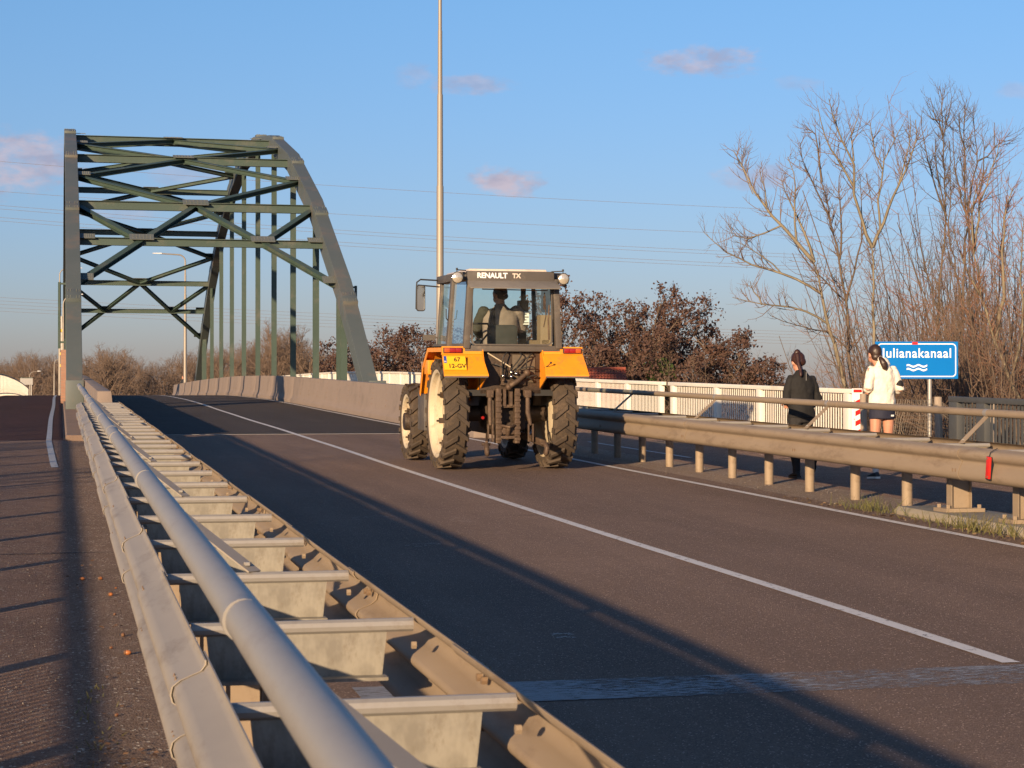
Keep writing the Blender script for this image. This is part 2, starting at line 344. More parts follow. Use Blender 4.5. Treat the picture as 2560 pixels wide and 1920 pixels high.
M['steel'] = material('grey_steel', (.4, .39, .37), .5, .4, col2=(.33, .32, .3), scale=6)
M['wood'] = material('grey_wood', (.36, .29, .22), .85, col2=(.25, .2, .155), scale=8, stretch=(4, 4, .5), bump=.5, bscale=20)
M['mesh'] = material('wire_mesh', (.28, .25, .21), .6, .4)
M['bark_pale'] = material('bark_pale', (.25, .215, .15), .9, col2=(.15, .125, .085), scale=5, amount=.4, stretch=(1, 1, .4), bump=.5, bscale=20)
M['bark'] = material('bark_brown', (.145, .105, .075), .9, col2=(.1, .075, .055), scale=5, bump=.5, bscale=20)
M['twig'] = material('twig_brown', (.2, .135, .095), .9, col2=(.14, .095, .068), scale=3)
M['twig_red'] = material('twig_reddish', (.29, .14, .09), .9, col2=(.19, .115, .075), scale=2)
M['twig_dark'] = material('twig_dark', (.13, .098, .074), .9, col2=(.095, .072, .055), scale=2)
M['twig_far'] = material('twig_far', (.17, .12, .088), .95, col2=(.145, .105, .08), scale=.5)
M['leaf_brown'] = twocol_leaf('dead_leaf', (.15, .088, .068), (.09, .055, .046))
M['ivy'] = twocol_leaf('ivy_leaf', (.05, .075, .02), (.03, .05, .015))
M['grass'] = twocol_leaf('verge_grass', (.12, .145, .04), (.2, .155, .075), .3)
M['tile'] = material('roof_tile', (.36, .085, .04), .75, col2=(.25, .06, .035), scale=3, amount=.6, grime=(.2, .09, .06), gscale=4)
M['brick'] = material('house_brick', (.34, .2, .14), .9, col2=(.26, .14, .1), scale=6)
M['slate'] = material('spire_slate', (.07, .05, .05), .8)
M['cable'] = material('cable', (.25, .22, .21), .6, .3)
# ------------------------------------------------------------------ ground, road, paths
def ysteps(y0, y1, step=2.0):
    n = max(1, int(math.ceil((y1 - y0) / step))); return [y0 + (y1 - y0) * i / n for i in range(n + 1)]
def strip(mb, x0, x1, y0, y1, dz=0., step=2.0, dx=None):
    ys = ysteps(y0, y1, step); vs = []
    for y in ys:
        a, b = (x0 + dx(y), x1 + dx(y)) if dx else (x0, x1); vs += [(a, y, R(y) + dz), (b, y, R(y) + dz)]
    mb.add(vs, [(2 * i, 2 * i + 1, 2 * i + 3, 2 * i + 2) for i in range(len(ys) - 1)]); return mb
def struct(o): o['kind'] = 'structure'; return o
GX = [-4000, -1500, -600, -250, -120, -70, -45, -30, -22, -17, -13, -10, -7, -5, -3.75, 12.75, 13.6, 15, 17, 19.5, 22, 25, 30, 40, 60, 100, 200, 400, 900, 2000, 4000]
GY = [-3000, -800, -200, -90, -60] + list(range(-50, 54, 6)) + [55, 58, 61, 64, 68, 120, 124, 127, 130, 133, 140, 150, 160, 180, 200, 230, 260, 300, 350, 400, 500, 800, 1500, 5000]
def ground_z(X, Y):
    base = -4.5
    top = R(max(-60, min(Y, 330))) - .04
    e = max(0, -3.75 - X, X - 12.75)
    z = max(base, top - e * .55)
    if 55 < Y < 133:
        c = min(Y - 55, 133 - Y); z = max(-9, min(z, (top if e == 0 else z) - c * .9)) if True else z
        z = max(-8.5, min(z, 1.0 - c * 1.0))
    return z
g = MB()
g.add([(x, y, ground_z(x, y)) for y in GY for x in GX],
      [(j * len(GX) + i, j * len(GX) + i + 1, (j + 1) * len(GX) + i + 1, (j + 1) * len(GX) + i) for j in range(len(GY) - 1) for i in range(len(GX) - 1)])
struct(g.build('ground', M['ground'], smooth=60))
struct(MB().add([(-4000, 56, -6.2), (4000, 56, -6.2), (4000, 132, -6.2), (-4000, 132, -6.2)], [(0, 1, 2, 3)]).build('canal_water', M['water']))
JOINT = 39.2
road = struct(strip(MB(), 1.12, 7.98, -60, JOINT).build('road', M['road'], smooth=60))
road_b = strip(MB(), 1.12, 7.98, JOINT + .06, 330).build('bridge_asphalt', M['road_bridge'], road, smooth=60)
MB().box((4.55, JOINT + .03, R(JOINT) - .005), (6.86, .055, .02)).build('expansion_joint', M['steel'], road)
wob = lambda y: .02 * math.sin(y * .21) + .008 * math.sin(y * .6 + 1)
strip(MB(), 4.55, 4.65, 8.9, 300, .006, 1.0, wob).build('centre_line', M['line'], road, smooth=60)
strip(MB(), 4.55, 4.65, -20, 8.55, .006, 1.0, wob).build('centre_line', M['line'], road, smooth=60)
strip(MB(), 7.565, 7.67, -20, 300, .006, 1.0, wob).build('edge_line', M['line'], road, smooth=60)
strip(MB(), 1.3, 6.6, 8.32, 8.84, .004).build('worn_cross_band', M['line_old'], road)
struct(strip(MB(), 7.98, 9.0, -60, 330, -.006).build('dusty_verge', M['dust'], smooth=60))
struct(strip(MB(), 9.0, 12.75, -60, 330, -.01).build('pavement', M['path'], smooth=60))
# a dashed line on the right-hand cycle path, seen between the guardrail posts
bl = bpy.data.objects['pavement']
strip(MB(), 9.55, 9.63, 29, 35, -.004).build('path_line', M['line'], bl)
cp = struct(strip(MB(), -3.75, .06, -60, 36.9, -.004).build('cycle_path', M['path'], smooth=60))
strip(MB(), -3.75, .06, 36.94, 330, -.004).build('red_asphalt', M['path_red'], cp, smooth=60)
def ldx(y): return -.06 - .15 * min(1, max(0, (y - 27.5) / 9)) ** .8 + .012 * math.sin(y * .22)
strip(MB(), -.05, .05, 27.6, 36.8, .003, .6, ldx).build('path_line', M['line_path'], cp)
strip(MB(), -.05, .05, 37.0, 200, .003, 1.0, ldx).build('path_line', M['line_path'], cp)
struct(strip(MB(), .06, 1.12, -60, 330, -.004).build('gravel_strip', M['grit'], smooth=60))
tar = material('tar_joint', (.03, .025, .022), .8)
for yj, sl_ in ((6.9, .02), (15.4, .025), (24.5, .02)):
    tj = MB(); xs = [-2.5 + 2.9 * i / 30 for i in range(31)]; wv = lambda x, k: yj + sl_ * (x + 1) + .012 * math.sin(x * 9 + k) + .006 * math.sin(x * 23)
    tj.add([(x, wv(x, 0), R(yj) + .002) for x in xs] + [(x, wv(x, .4) + .028 + .01 * math.sin(x * 14), R(yj) + .002) for x in xs], [(i, i + 1, 32 + i, 31 + i) for i in range(30)]); tj.build('tar_joint', tar, cp)
# the low reddish kerb that the arch stands on
kb = MB(); ks = ysteps(36.6, 140, 2)
kb.sweep([(0, -.2), (.62, -.2), (.62, .10), (.03, .10), (0, .07)], [(.1, y, R(y)) for y in ks]); ko = kb.build('kerb', M['kerb_red']); struct(ko)

# ------------------------------------------------------------------ steel guardrails
def wprofile():
    outer = [(0, 0), (.01, .002), (.045, .012), (.068, .032), (.076, .055), (.073, .085), (.06, .125), (.045, .155), (.036, .170), (.033, .180), (.037, .190), (.056, .203), (.074, .218), (.083, .238), (.083, .258), (.074, .278), (.056, .292), (.03, .303), (.006, .310), (0, .314)]
    t = .004; inner = [(o - t, u) for o, u in outer]
    return outer + inner[::-1]
WP = wprofile()
_o = [(0, 0), (0, .012), (.012, .03), (.066, .052), (.084, .066), (.089, .085), (.084, .104), (.066, .118), (.018, .138), (.010, .150), (.010, .160), (.018, .172), (.066, .192), (.084, .206), (.089, .225), (.084, .246), (.064, .262), (.012, .284), (0, .300), (0, .312)]
WQ = _o + [(o - .004, u) for o, u in _o[::-1]]
def beam(parent, X, y0, y1, side, mat, lift=.418, name='beam', prof=WP):
    """one length of W-beam; side -1 faces left. Far end tucks behind the next length"""
    b = MB(); b.sweep(prof, [(X + side * .0, y, R(y) + lift) for y in ysteps(y0, y1, 2)], side)
    o = b.build(name, mat, parent, smooth=50)
    return o
def hexbolt(mb, c, ax, r=.014, h=.012): c = Vector(c); mb.cyl(c, c + Vector(ax) * h, r, 6); return mb
def guardrail(root, xl, xr, bars, y_start, y_end, secs, tube_x, tube_y, brace_at, brace_dy, mat_out, mats, offset, tube_side, tz=1.01):
    # beams: outer faces look away from each other
    y = y_start + offset; k = 0; edges = []
    ys = [y_start]
    while y < y_end - .3: ys.append(y); y += secs
    ys.append(y_end)
    for side, X, mt in ((-1, xl, mats[0]), (1, xr, mats[1])):
        for i in range(len(ys) - 1):
            lap = .16 if i else 0
            bo = beam(root, X + side * (.008 * (i % 2)), ys[i] - lap, ys[i + 1] + .0, side, mt, prof=WQ if tube_side < 0 else WP)
            if i:
                bm_ = MB()
                for dy in (-.11, -.05):
                    for u in (.245, .095): bm_.ell((X + side * (.084 if u < .2 else .079), ys[i] + dy, R(ys[i]) + .418 + u), (.004, .008, .019), (0, 0, 0), 8, 5)
                    for u in (.225, .1): hexbolt(bm_, (X + side * .07, ys[i] + dy, R(ys[i]) + .418 + u), (-side, 0, 0), .011, .016)
                tag(bm_.build('splice_bolts', M['bolt'], bo), kind='stuff')
    base = None
    for yb in bars:
        z = R(yb) + .418
        t = MB(); n = 10; r = .021
        t.tube([(xl + .006, yb, z + .286), (xr - .006, yb, z + .286)], r, n)
        if base is None:
            base = t.build('crossbar', M['galv_tube'], root); base['_y'] = yb
            wb = MB(); wb.prism([(xl + .05, z + .27), (xr - .085, z + .27), (xr - .10, z + .13), (xl + .065, z + .13)], yb - .004, yb + .004, 'y')
            wb.prism([(xl + .06, z + .128), (xr - .09, z + .128), (xr - .09, z + .138), (xl + .06, z + .138)], yb - .06, yb + .012, 'y')
            web = wb.build('web_plate', M['galv_spangle'], base)
            hb = MB()
            for X, s in ((xl, 1), (xr, -1)): hexbolt(hb, (X + s * .004, yb - .05, z + .23), (s, 0, 0), .012, .014)
            hbo = tag(hb.build('bolts', M['galv_dirty'], base), kind='stuff')
            y0 = yb
        else:
            o = clone(base, root, (0, yb - y0, R(yb) - R(y0)))
            for ch in (web, hbo): clone(ch, o)
    for yb in brace_at:
        z = R(yb) + .418 + .308
        a = Vector((tube_x, yb + brace_dy, R(yb + brace_dy) + tz - .025)); b = Vector((xl + (xr - xl) * (.48 if tube_side < 0 else .52), yb, z))
        br = MB(); br.bar(a, b, .062, .006, (0, 0, 1)); bo = br.build('brace', M['galv_dirty'] if tube_side > 0 else M['galv'], root)
        fb = MB(); hexbolt(fb, b + Vector((0, 0, .003)) - (b - a).normalized() * .04, (0, 0, 1), .014, .012); fb.build('bolt', M['galv_tube'], bo)
        cl = MB(); cl.tube([(tube_x, yb + brace_dy - .035, R(yb + brace_dy - .035) + tz), (tube_x, yb + brace_dy + .035, R(yb + brace_dy + .035) + tz)], .0392, 20); cl.build('clamp', M['galv_tube'], bo)
LB = [3.05, 4.43, 5.79, 7.14, 8.49, 9.82, 11.15, 12.46, 13.75, 14.98] + [16 + 1.02 * i for i in range(20)]
lg = empty('guardrail', (.66, 15, R(15)), label='double-sided galvanised guardrail with tube handrail between the cycle path and the road', cat='guardrail')
guardrail(lg, .37, 1.042, [-2.46, -1.12, .22, 1.56] + LB, -4, 36.2, 2.0,  .318, None, [3.05, 7.14, 11.15, 14.98, 19.06, 23.14, 27.22, 31.3], .45, None, (M['galv'], M['galv_dirty']), 1.2, -1, 1.038)
def tube_run(root, X, ys, mat, r=.038, z=1.038, extra=()):
    for i in range(len(ys) - 1):
        t = MB(); p = [(X, y, R(y) + z) for y in ysteps(ys[i], ys[i + 1], 2)]
        if i == len(ys) - 2: p += list(extra)
        t.tube(p, r, 20); o = t.build('handrail_tube', mat, root, smooth=40)
        if i:
            c = MB(); c.tube([(X, ys[i] - .012, R(ys[i] - .012) + z), (X, ys[i] + .012, R(ys[i] + .012) + z)], r + .0025, 20); c.build('sleeve', mat, o)
tube_run(lg, .322, [-4, 12.6, 22.0, 31.0, 34.6], M['galv_tube'], extra=[(.36, 35.3, R(35.3) + .99), (.43, 35.9, R(35.9) + .93), (.5, 36.1, R(36) + .8)])
pb = None
for yb in LB[::1]:
    m_ = MB()
    if pb is None:
        z = R(yb); m_.bb(.58, .74, yb - .004, yb + .004, z - .3, z + .545); m_.bb(.58, .586, yb - .03, yb + .03, z - .3, z + .545); m_.bb(.734, .74, yb - .03, yb + .03, z - .3, z + .545)
        pb = m_.build('post', M['galv_dirty'], lg); py0 = yb
    else: clone(pb, lg, (0, yb - py0, R(yb) - R(py0)))
# right-hand guardrail
RB = [7.9 + 1.333 * i for i in range(22)]
rg = empty('guardrail', (8.35, 20, R(20)), label='dusty brown double-sided guardrail with tube handrail along the pavement', cat='guardrail')
guardrail(rg, 8.06, 8.72, RB, 6, 37.0, 4.0, 8.74, None, [9.2 + 4.0 * i for i in range(7)], .12, None, (M['galv_dirty'], M['galv_dirty']), 2.55, 1)
tube_run(rg, 8.74, [6, 13, 21, 29, 37], M['galv_dirty'], z=1.01)
rp = ip = None
for yb in RB:
    z = R(yb)
    if yb > 18.2:
        if rp is None:
            m_ = MB(); n = 14
            arc = [(.055 * math.cos(a), .055 * math.sin(a)) for a in [rad(20 + 320 * i / 13) for i in range(14)]]; prof = arc + [(p * .9, q * .9) for p, q in arc[::-1]]
            m_.prism([(8.47 + p, yb + q) for p, q in prof], z - .2, z + .56, 'z'); rp = m_.build('post', M['galv_dirty'], rg); ry0 = yb
        else:
            o = clone(rp, rg, (0, yb - ry0, R(yb) - R(ry0)))
    else:
        m_ = MB(); m_.bb(8.30, 8.50, yb - .004, yb + .004, z + .10, z + .56); m_.bb(8.295, 8.303, yb - .055, yb + .055, z + .10, z + .56); m_.bb(8.497, 8.505, yb - .055, yb + .055, z + .10, z + .56)
        o = m_.build('post', M['galv_dirty'], rg)
        p_ = MB(); p_.bb(8.2, 8.6, yb - .14, yb + .14, z + .07, z + .105); p_.build('base_plate', M['galv_dirty'], o)
        b_ = MB()
        for dx in (-.16, .16):
            for dy in (-.1, .1): b_.cyl((8.4 + dx, yb + dy, z + .105), (8.4 + dx, yb + dy, z + .14), .02, 6)
        tag(b_.build('anchor_bolts', M['galv_dirty'], o), kind='stuff')
# small slotted washers on the road face of the right beam
wl = None
for yb in RB:
    z = R(yb) + .418 + .155
    if wl is None:
        m_ = MB(); m_.box((8.06 - .012, yb, z), (.008, .09, .05)); hexbolt(m_, (8.046, yb, z), (-1, 0, 0), .016, .014); wl = m_.build('slot_washer', M['galv_dirty'], rg); wy = yb
    else: clone(wl, rg, (0, yb - wy, R(yb) - R(wy)))
# red reflector strapped to the right guardrail
yr = 15.75; zr = R(yr) + .418
rf = empty('reflector', (7.96, yr, zr + .16), label='red plastic reflector hung on the dusty guardrail beam', cat='reflector')
MB().box((7.957, yr, zr + .155), (.02, .066, .195), (.12, 0, 0)).build('red_face', M['signred'], rf, bevel=.006)
MB().box((7.967, yr + .008, zr + .15), (.02, .078, .205), (.12, 0, 0)).build('backing', M['black'], rf)
t_ = MB(); t_.tube([(7.965, yr, zr + .25), (7.972, yr - .01, zr + .29), (8.03, yr - .03, zr + .325)], .004, 5); t_.build('strap', M['black'], rf)
for dz in (.075, .235): hexbolt(MB(), (7.947, yr, zr + dz), (-1, 0, 0), .009, .004).build('rivet', M['bolt'], rf)
# concrete under the right guardrail
kc = MB(); kc.sweep([(0, -.3), (.62, -.3), (.62, .07), (.0, .07), (-.05, .03)], [(8.12, y, R(y)) for y in ysteps(4, 18.0, 2)]); tag(kc.build('concrete_footing', M['concrete2'], bevel=.012), 'low mossy concrete footing under the guardrail posts', 'footing')
kb2 = MB(); kb2.sweep([(0, -.2), (.5, -.2), (.47, .30), (.05, .30), (-.03, .22)], [(8.02, y, R(y)) for y in (6.5, 10, 15.15)]); tag(kb2.build('concrete_block', M['concrete2'], bevel=.02), 'chipped concrete block at the foot of the guardrail by the grassy verge', 'block')

# ------------------------------------------------------------------ concrete barriers on the bridge
def jersey(side):    # (out, up): out towards the road
    return [(0, -.1), (.30 * side, -.1), (.30 * side, .12), (.26 * side, .16), (.21 * side, .30), (.15 * side, .9), (-.10 * side, .9), (-.14 * side, -.1)]
def barrier(x, y0, y1, side, label, n, step, mat, first=0):
    rt = empty('concrete_barrier', (x, y0, R(y0)), label=label, cat='barrier')
    for i in range(n):
        a, b = (y0 + i * step, min(y1, y0 + (i + 1) * step - .035)) if not first else ((y0, y0 + first - .035) if i == 0 else (y0 + first + (i - 1) * step, min(y1, y0 + first + i * step - .035)))
        if a >= y1: break
        m_ = MB(); m_.sweep(jersey(side), [(x, y, R(y)) for y in ysteps(a, b, 2)]); o = m_.build('barrier_section', mat, rt, bevel=.012)
        if a < 110:
            h = MB()
            for k in range(1, max(4, int((b - a) / 2.2))):
                yy = a + (b - a) * k / max(4, int((b - a) / 2.2))
                for u in (.2, .36, .5, .64, .78): h.cyl((x + side * (.215 - (u - .2) * .11), yy, R(yy) + u), (x + side * (.235 - (u - .2) * .11), yy, R(yy) + u), .012, 6)
            tag(h.build('form_tie_holes', M['kerb_red'], o), kind='stuff')
    return rt
barrier(.78, 37.0, 150, 1, 'pale concrete barrier with stepped ends beside the left bridge arch', 40, 3.0, M['concrete'])
barrier(8.12, 37.0, 142, -1, 'long pinkish concrete barrier along the far lane of the bridge', 30, 6.8, M['concrete'], 31.0)
# bare earth bank behind the far end of the barrier
# ------------------------------------------------------------------ the arch bridge
XL, XR = .40, 8.92
def AZ(Y): return 13.1 - .00832 * (Y - 94) ** 2
bridge = empty('arch_bridge', (4.66, 56, R(56)), label='green steel arch bridge with braced twin arches and vertical hangers', cat='bridge')
NODES = [56.0, 62.5, 69.5, 76.5, 83.5, 90.5, 97.5, 104.5, 111.5, 118.5, 125.5, 132.0]
MIDS = [66.0, 73.0, 80.0, 87.0, 94.0, 101, 108, 115, 122]
dk = MB(); dk.sweep([(-8.2, -1.1), (8.2, -1.1), (8.4, -.06), (-8.4, -.06)], [(4.5, y, R(y)) for y in ysteps(54, 134, 4)]); dk.build('deck', M['concrete2'], bridge)
def chord_part(X):
    pts = []
    for y in NODES: pts.append(Vector((X, y, AZ(y) if 56.5 < y < 131 else R(y) + .05)))
    # the chord is a box girder: polygon with mitred joints
    mb = MB(); wd, hp = .46, .68; vs, n = [], len(pts)
    for i, p in enumerate(pts):
        t = (pts[min(i + 1, n - 1)] - pts[max(i - 1, 0)]).normalized(); nrm = Vector((0, -t.z, t.y)).normalized()
        h = hp / 2
        if i in (0, n - 1): nrm = Vector((0, -1 if i == 0 else 1, 0)); h = .42
        for a, b in ((-1, -1), (1, -1), (1, 1), (-1, 1)): vs.append(p + Vector((a * wd / 2, 0, 0)) + nrm * (b * h))
    fs = [(i * 4 + k, i * 4 + (k + 1) % 4, (i + 1) * 4 + (k + 1) % 4, (i + 1) * 4 + k) for i in range(n - 1) for k in range(4)] + [(3, 2, 1, 0), tuple((n - 1) * 4 + k for k in range(4))]
    mb.add(vs, fs); o = mb.build('arch_chord', M['chord'], bridge, smooth=12, bevel=.015)
    # splice plates and their rivets
    for i in range(1, n - 1):
        t = (pts[i + 1] - pts[i - 1]).normalized(); nr = Vector((0, -t.z, t.y))
        s_ = MB(); c = pts[i] - t * 1.3
        s_.bar(c - t * .35, c + t * .35, wd + .006, hp + .006, nr); so = s_.build('splice_plate', M['chord'], o, bevel=.006)
        rv = MB()
        for a in (-.28, -.18, .18, .28):
            for b in (-.17, -.09, .09, .17): rv.box(c + t * a + Vector((b, 0, 0)) - nr * (hp / 2 + .012) * (1 if nr.y > 0 else -1), (.022, .022, .022))
        tag(rv.build('rivets', M['gusset'], so), kind='stuff')
    # foot of the arch
    if True:
        f_ = MB(); f_.bb(X - .25, X + .25, 55.55, 56.5, R(56) - .02, R(56) + .9); f_.build('foot_plate', M['chord'], o, bevel=.02)
    return o
for X in (XL, XR): chord_part(X)
def ibeam(p, q, h=.22, b=.2, t=.022, up=(0, 0, 1), name='cross_beam', parent=None, mat=None):
    p, q = Vector(p), Vector(q); d = (q - p).normalized(); u = Vector(up); u = (u - d * u.dot(d)).normalized()
    m_ = MB(); m_.bar(p + u * (h / 2 - t / 2), q + u * (h / 2 - t / 2), b, t, u); m_.bar(p - u * (h / 2 - t / 2), q - u * (h / 2 - t / 2), b, t, u); m_.bar(p, q, t, h - 2 * t, u)
    return m_.build(name, mat or M['green'], parent or bridge, smooth=0)
xa, xb = XL + .23, XR - .23; xm = (xa + xb) / 2
def P(x, y): return Vector((x, y, AZ(y) - .05))
for y in NODES[2:-2]: ibeam(P(xa, y), P(xb, y), .30, .22)
for y in (66.0, 122.0): ibeam(P(xa, y), P(xb, y), .26, .22)
def plane_up(y): s = -.01664 * (y - 94); return (0, -s, 1)
def diag(p, q, h=.18, b=.2): ibeam(p, q, h, b, .02, plane_up((p.y + q.y) / 2), 'diagonal_brace')
def gus(x, y, sx=.75, sy=.5):
    s = -.01664 * (y - 94); m_ = MB(); c = P(x, y) + Vector((0, 0, .17)); m_.box(c, (sx, sy, .02), (math.atan(s), 0, 0)); o = m_.build('gusset_plate', M['gusset'], bridge)
    rv = MB()
    for i in range(6):
        for j in range(3): rv.box(c + Vector(((i - 2.5) * sx / 7, (j - 1) * sy / 4, (j - 1) * sy / 4 * s + .016)), (.025, .025, .02))
    tag(rv.build('rivets', M['gusset'], o), kind='stuff')
Q = (xb - xa) / 4
for sgn in (0, 1):
    f = (lambda y: y) if sgn == 0 else (lambda y: 188 - y)
    for s, xe in ((1, xa), (-1, xb)):
        diag(P(xe, f(62.9)), P(xe + s * Q, f(66.0))); diag(P(xe + s * Q, f(66.0)), P(xm, f(69.5)))
        diag(P(xe, f(69.2)), P(xe + s * Q, f(66.0)))
        gus(xe + s * Q, f(66.0), .8, .5); gus(xe + s * .2, f(62.9), .4, .5); gus(xe + s * .25, f(66.0), .5, .4)
    gus(xm, f(69.5), .9, .6)
for i in range(2, 9):
    y0, ym, y1 = NODES[i], (NODES[i] + NODES[i + 1]) / 2, NODES[i + 1]
    for xe, s in ((xa, 1), (xb, -1)):
        diag(P(xm, y0), P(xe, ym)); diag(P(xe, ym), P(xm, y1)); gus(xe + s * .2, ym, .5, .5)
    gus(xm, y1, .8, .5)
hg = None
for X in (XL, XR):
    for i, y in enumerate(NODES[1:-1]):
        z0, z1 = R(y) - .06, AZ(y) - .2
        m_ = MB(); h, b, t = .23, .205, .02
        m_.bb(X - b / 2, X + b / 2, y - h / 2, y - h / 2 + t, z0, z1); m_.bb(X - b / 2, X + b / 2, y + h / 2 - t, y + h / 2, z0, z1); m_.bb(X - t / 2, X + t / 2, y - h / 2 + t, y + h / 2 - t, z0, z1)
        o = m_.build('hanger', M['green'], bridge, smooth=0)
        if i in (0, 9):
            yy = y + (.75 if i == 0 else -.75); m_ = MB(); m_.bb(X - .12, X + .12, yy - .13, yy - .1, z0, AZ(yy) - .2); m_.bb(X - .12, X + .12, yy + .1, yy + .13, z0, AZ(yy) - .2); m_.bb(X - .011, X + .011, yy - .1, yy + .1, z0, AZ(yy) - .2); m_.build('end_post', M['green'], bridge, smooth=0)
        k_ = MB(); k_.prism([(y - .5, z1 - .1), (y + .5, z1 + .25 if y < 94 else z1 - .1), (y + .13, z1 - .7), (y - .13, z1 - .7)], X - .02, X + .02, 'x'); k_.build('knee_plate', M['green'], o)
# frames for canal signs on the outer sides
for X, s in ((XL, -1), (XR, 1)):
    y = 63.2; m_ = MB(); xo = X + s * (.42 if s < 0 else .5)
    m_.tube([(xo, y, 2.9), (xo, y, 5.0)] if s < 0 else [(xo, y, 4.35), (xo, y, 5.0)], .045, 6)
    for z in ((3.1, 4.95) if s < 0 else (4.45, 4.95)): m_.bar((X, y, z), (xo, y, z), .06, .06)
    m_.build('sign_frame', M['green'], bridge)
# graffiti scratched in chalk on the right chord
# ------------------------------------------------------------------ railings
def railing(name, label, X, y0, y1, posts, mat, top=None, pitch=.104, h=1.08, bar_w=.045, bar_t=.012, post_w=.2, stuff=False, group=None, end_gap=.3, rail_w=.1, rail_h=.07):
    rt = empty(name, (X, y0, R(y0)), label=label, cat='railing', group=group)
    t = MB(); t.sweep([(-rail_w / 2, 0), (rail_w / 2, 0), (rail_w / 2, rail_h), (-rail_w / 2, rail_h)], [(X, y, R(y) + h - rail_h) for y in ysteps(y0, y1, 2.2)]); t.build('top_rail', top or mat, rt, bevel=.004)
    t = MB(); t.sweep([(-.025, 0), (.025, 0), (.025, .04), (-.025, .04)], [(X, y, R(y) + .09) for y in ysteps(y0, y1, 2.2)]); t.build('bottom_rail', mat, rt)
    pm = None
    for y in posts:
        if pm is None:
            p = MB(); p.bb(X - .045, X + .045, y - post_w / 2, y + post_w / 2, R(y) - .02, R(y) + h - rail_h); pm = p.build('post', mat, rt, bevel=.006); py = y
        else: clone(pm, rt, (0, y - py, R(y) - R(py)))
    ys = []; y = y0 + .08
    while y < y1 - .05:
        if all(abs(y - p) > post_w / 2 + .045 for p in posts): ys.append(y)
        y += pitch
    if stuff:
        b = MB()
        for y in ys: b.bb(X - bar_t / 2, X + bar_t / 2, y - bar_w / 2, y + bar_w / 2, R(y) + .13, R(y) + h - rail_h)
        tag(b.build('balusters', mat, rt, smooth=0), kind='stuff')
    else:
        bm0 = None
        for y in ys:
            if bm0 is None:
                b = MB(); b.bb(X - bar_t / 2, X + bar_t / 2, y - bar_w / 2, y + bar_w / 2, R(y) + .13, R(y) + h - rail_h); bm0 = b.build('baluster', mat, rt, smooth=0); by = y
            else: clone(bm0, rt, (0, y - by, R(y) - R(by)))
    return rt
G = 'white railing along the right-hand pavement'
railing('railing', 'white baluster railing beside the walkers, ending at the red and white marker', 12.0, 28.15, 37.6, [28.45, 30.1, 32.4, 34.7, 37.35], M['white'], bar_w=.031, bar_t=.010)
railing('railing', 'white baluster railing beyond a narrow gap, behind the tractor', 12.0, 38.0, 57.0, [38.2, 40.6, 43.0, 45.4, 47.8, 50.2, 52.6, 55.0, 56.8], M['white'], bar_w=.031, bar_t=.010)
railing('railing', 'white railing with close bars running over the bridge past the right arch', 12.0, 57.3, 140, [57.5 + 2.4 * i for i in range(34)], M['white'], stuff=True, post_w=.1, bar_w=.07)
# the left railing runs beside the cycle path, mostly out of view; its bars throw the striped shadows
railing('railing', 'long white railing with a wide top rail on the left of the cycle path', -2.56, 34.0, 166, [34.5 + 2.4 * i for i in range(55)], M['white'], stuff=True, h=.98, post_w=.1, rail_w=.06, rail_h=.055, pitch=.1, bar_w=.024, top=M['green'])
railing('railing', 'near stretch of white railing left of the cycle path', -2.56, -8, 33.8, [-7.8 + 2.4 * i for i in range(18)], M['white'], stuff=True, h=.98, post_w=.1, rail_w=.06, rail_h=.055, pitch=.1, bar_w=.024, top=M['green'])
# dark grey railing at the right edge
railing('railing', 'dark grey steel railing with a broad end post beside bare shrubs', 12.0, 14, 24.85, [24.72, 23.9, 22.0, 20.0, 18, 16], M['darkgrey'], h=1.03, post_w=.25, rail_w=.1, rail_h=.075)
# hazard marker at the end of the white railing
hx, hy = 11.93, 28.0; hz = R(hy)
hm = empty('hazard_marker', (hx, hy, hz), label='white marker board with red slanted blocks at the railing end', cat='marker')
MB().bb(hx - .07, hx + .1, hy - .02, hy, hz + .02, hz + 1.09).build('board', M['signwhite'], hm, bevel=.003)
for i in range(5):
    z = hz + .2 + i * .155; m_ = MB(); m_.add([(hx - .02, hy - .024, z), (hx + .065, hy - .024, z + .04), (hx + .065, hy - .024, z + .115), (hx - .02, hy - .024, z + .075)], [(0, 1, 2, 3)]); m_.build('red_block', M['signred'], hm)
MB().bb(hx - .05, hx + .085, hy - .026, hy - .021, hz + 1.03, hz + 1.075).build('red_label', M['signred'], hm)
for z in (.3, .62, .9): m_ = MB(); m_.cyl((hx - .04, hy - .02, hz + z), (hx - .04, hy - .032, hz + z), .008, 6); m_.build('rivet', M['bolt'], hm)

# ------------------------------------------------------------------ lettering
def text_mesh(s, size, ext=.001, bold=0., spacing=1., align='CENTER'):
    cu = bpy.data.curves.new('lettering', 'FONT'); cu.body = s; cu.size = size; cu.extrude = ext; cu.offset = bold; cu.align_x = align; cu.align_y = 'CENTER'; cu.space_character = spacing; cu.resolution_u = 3
    o = bpy.data.objects.new('lettering', cu); C.objects.link(o); bpy.context.view_layer.update()
    me = bpy.data.meshes.new_from_object(o.evaluated_get(bpy.context.evaluated_depsgraph_get())); bpy.data.objects.remove(o); bpy.data.curves.remove(cu); me.materials.clear()
    return me
def letters(s, size, mat, parent, loc, rot, **k):
    o = mbuild('lettering', text_mesh(s, size, **k), mat, parent); o.location = loc; o.rotation_euler = rot; return o
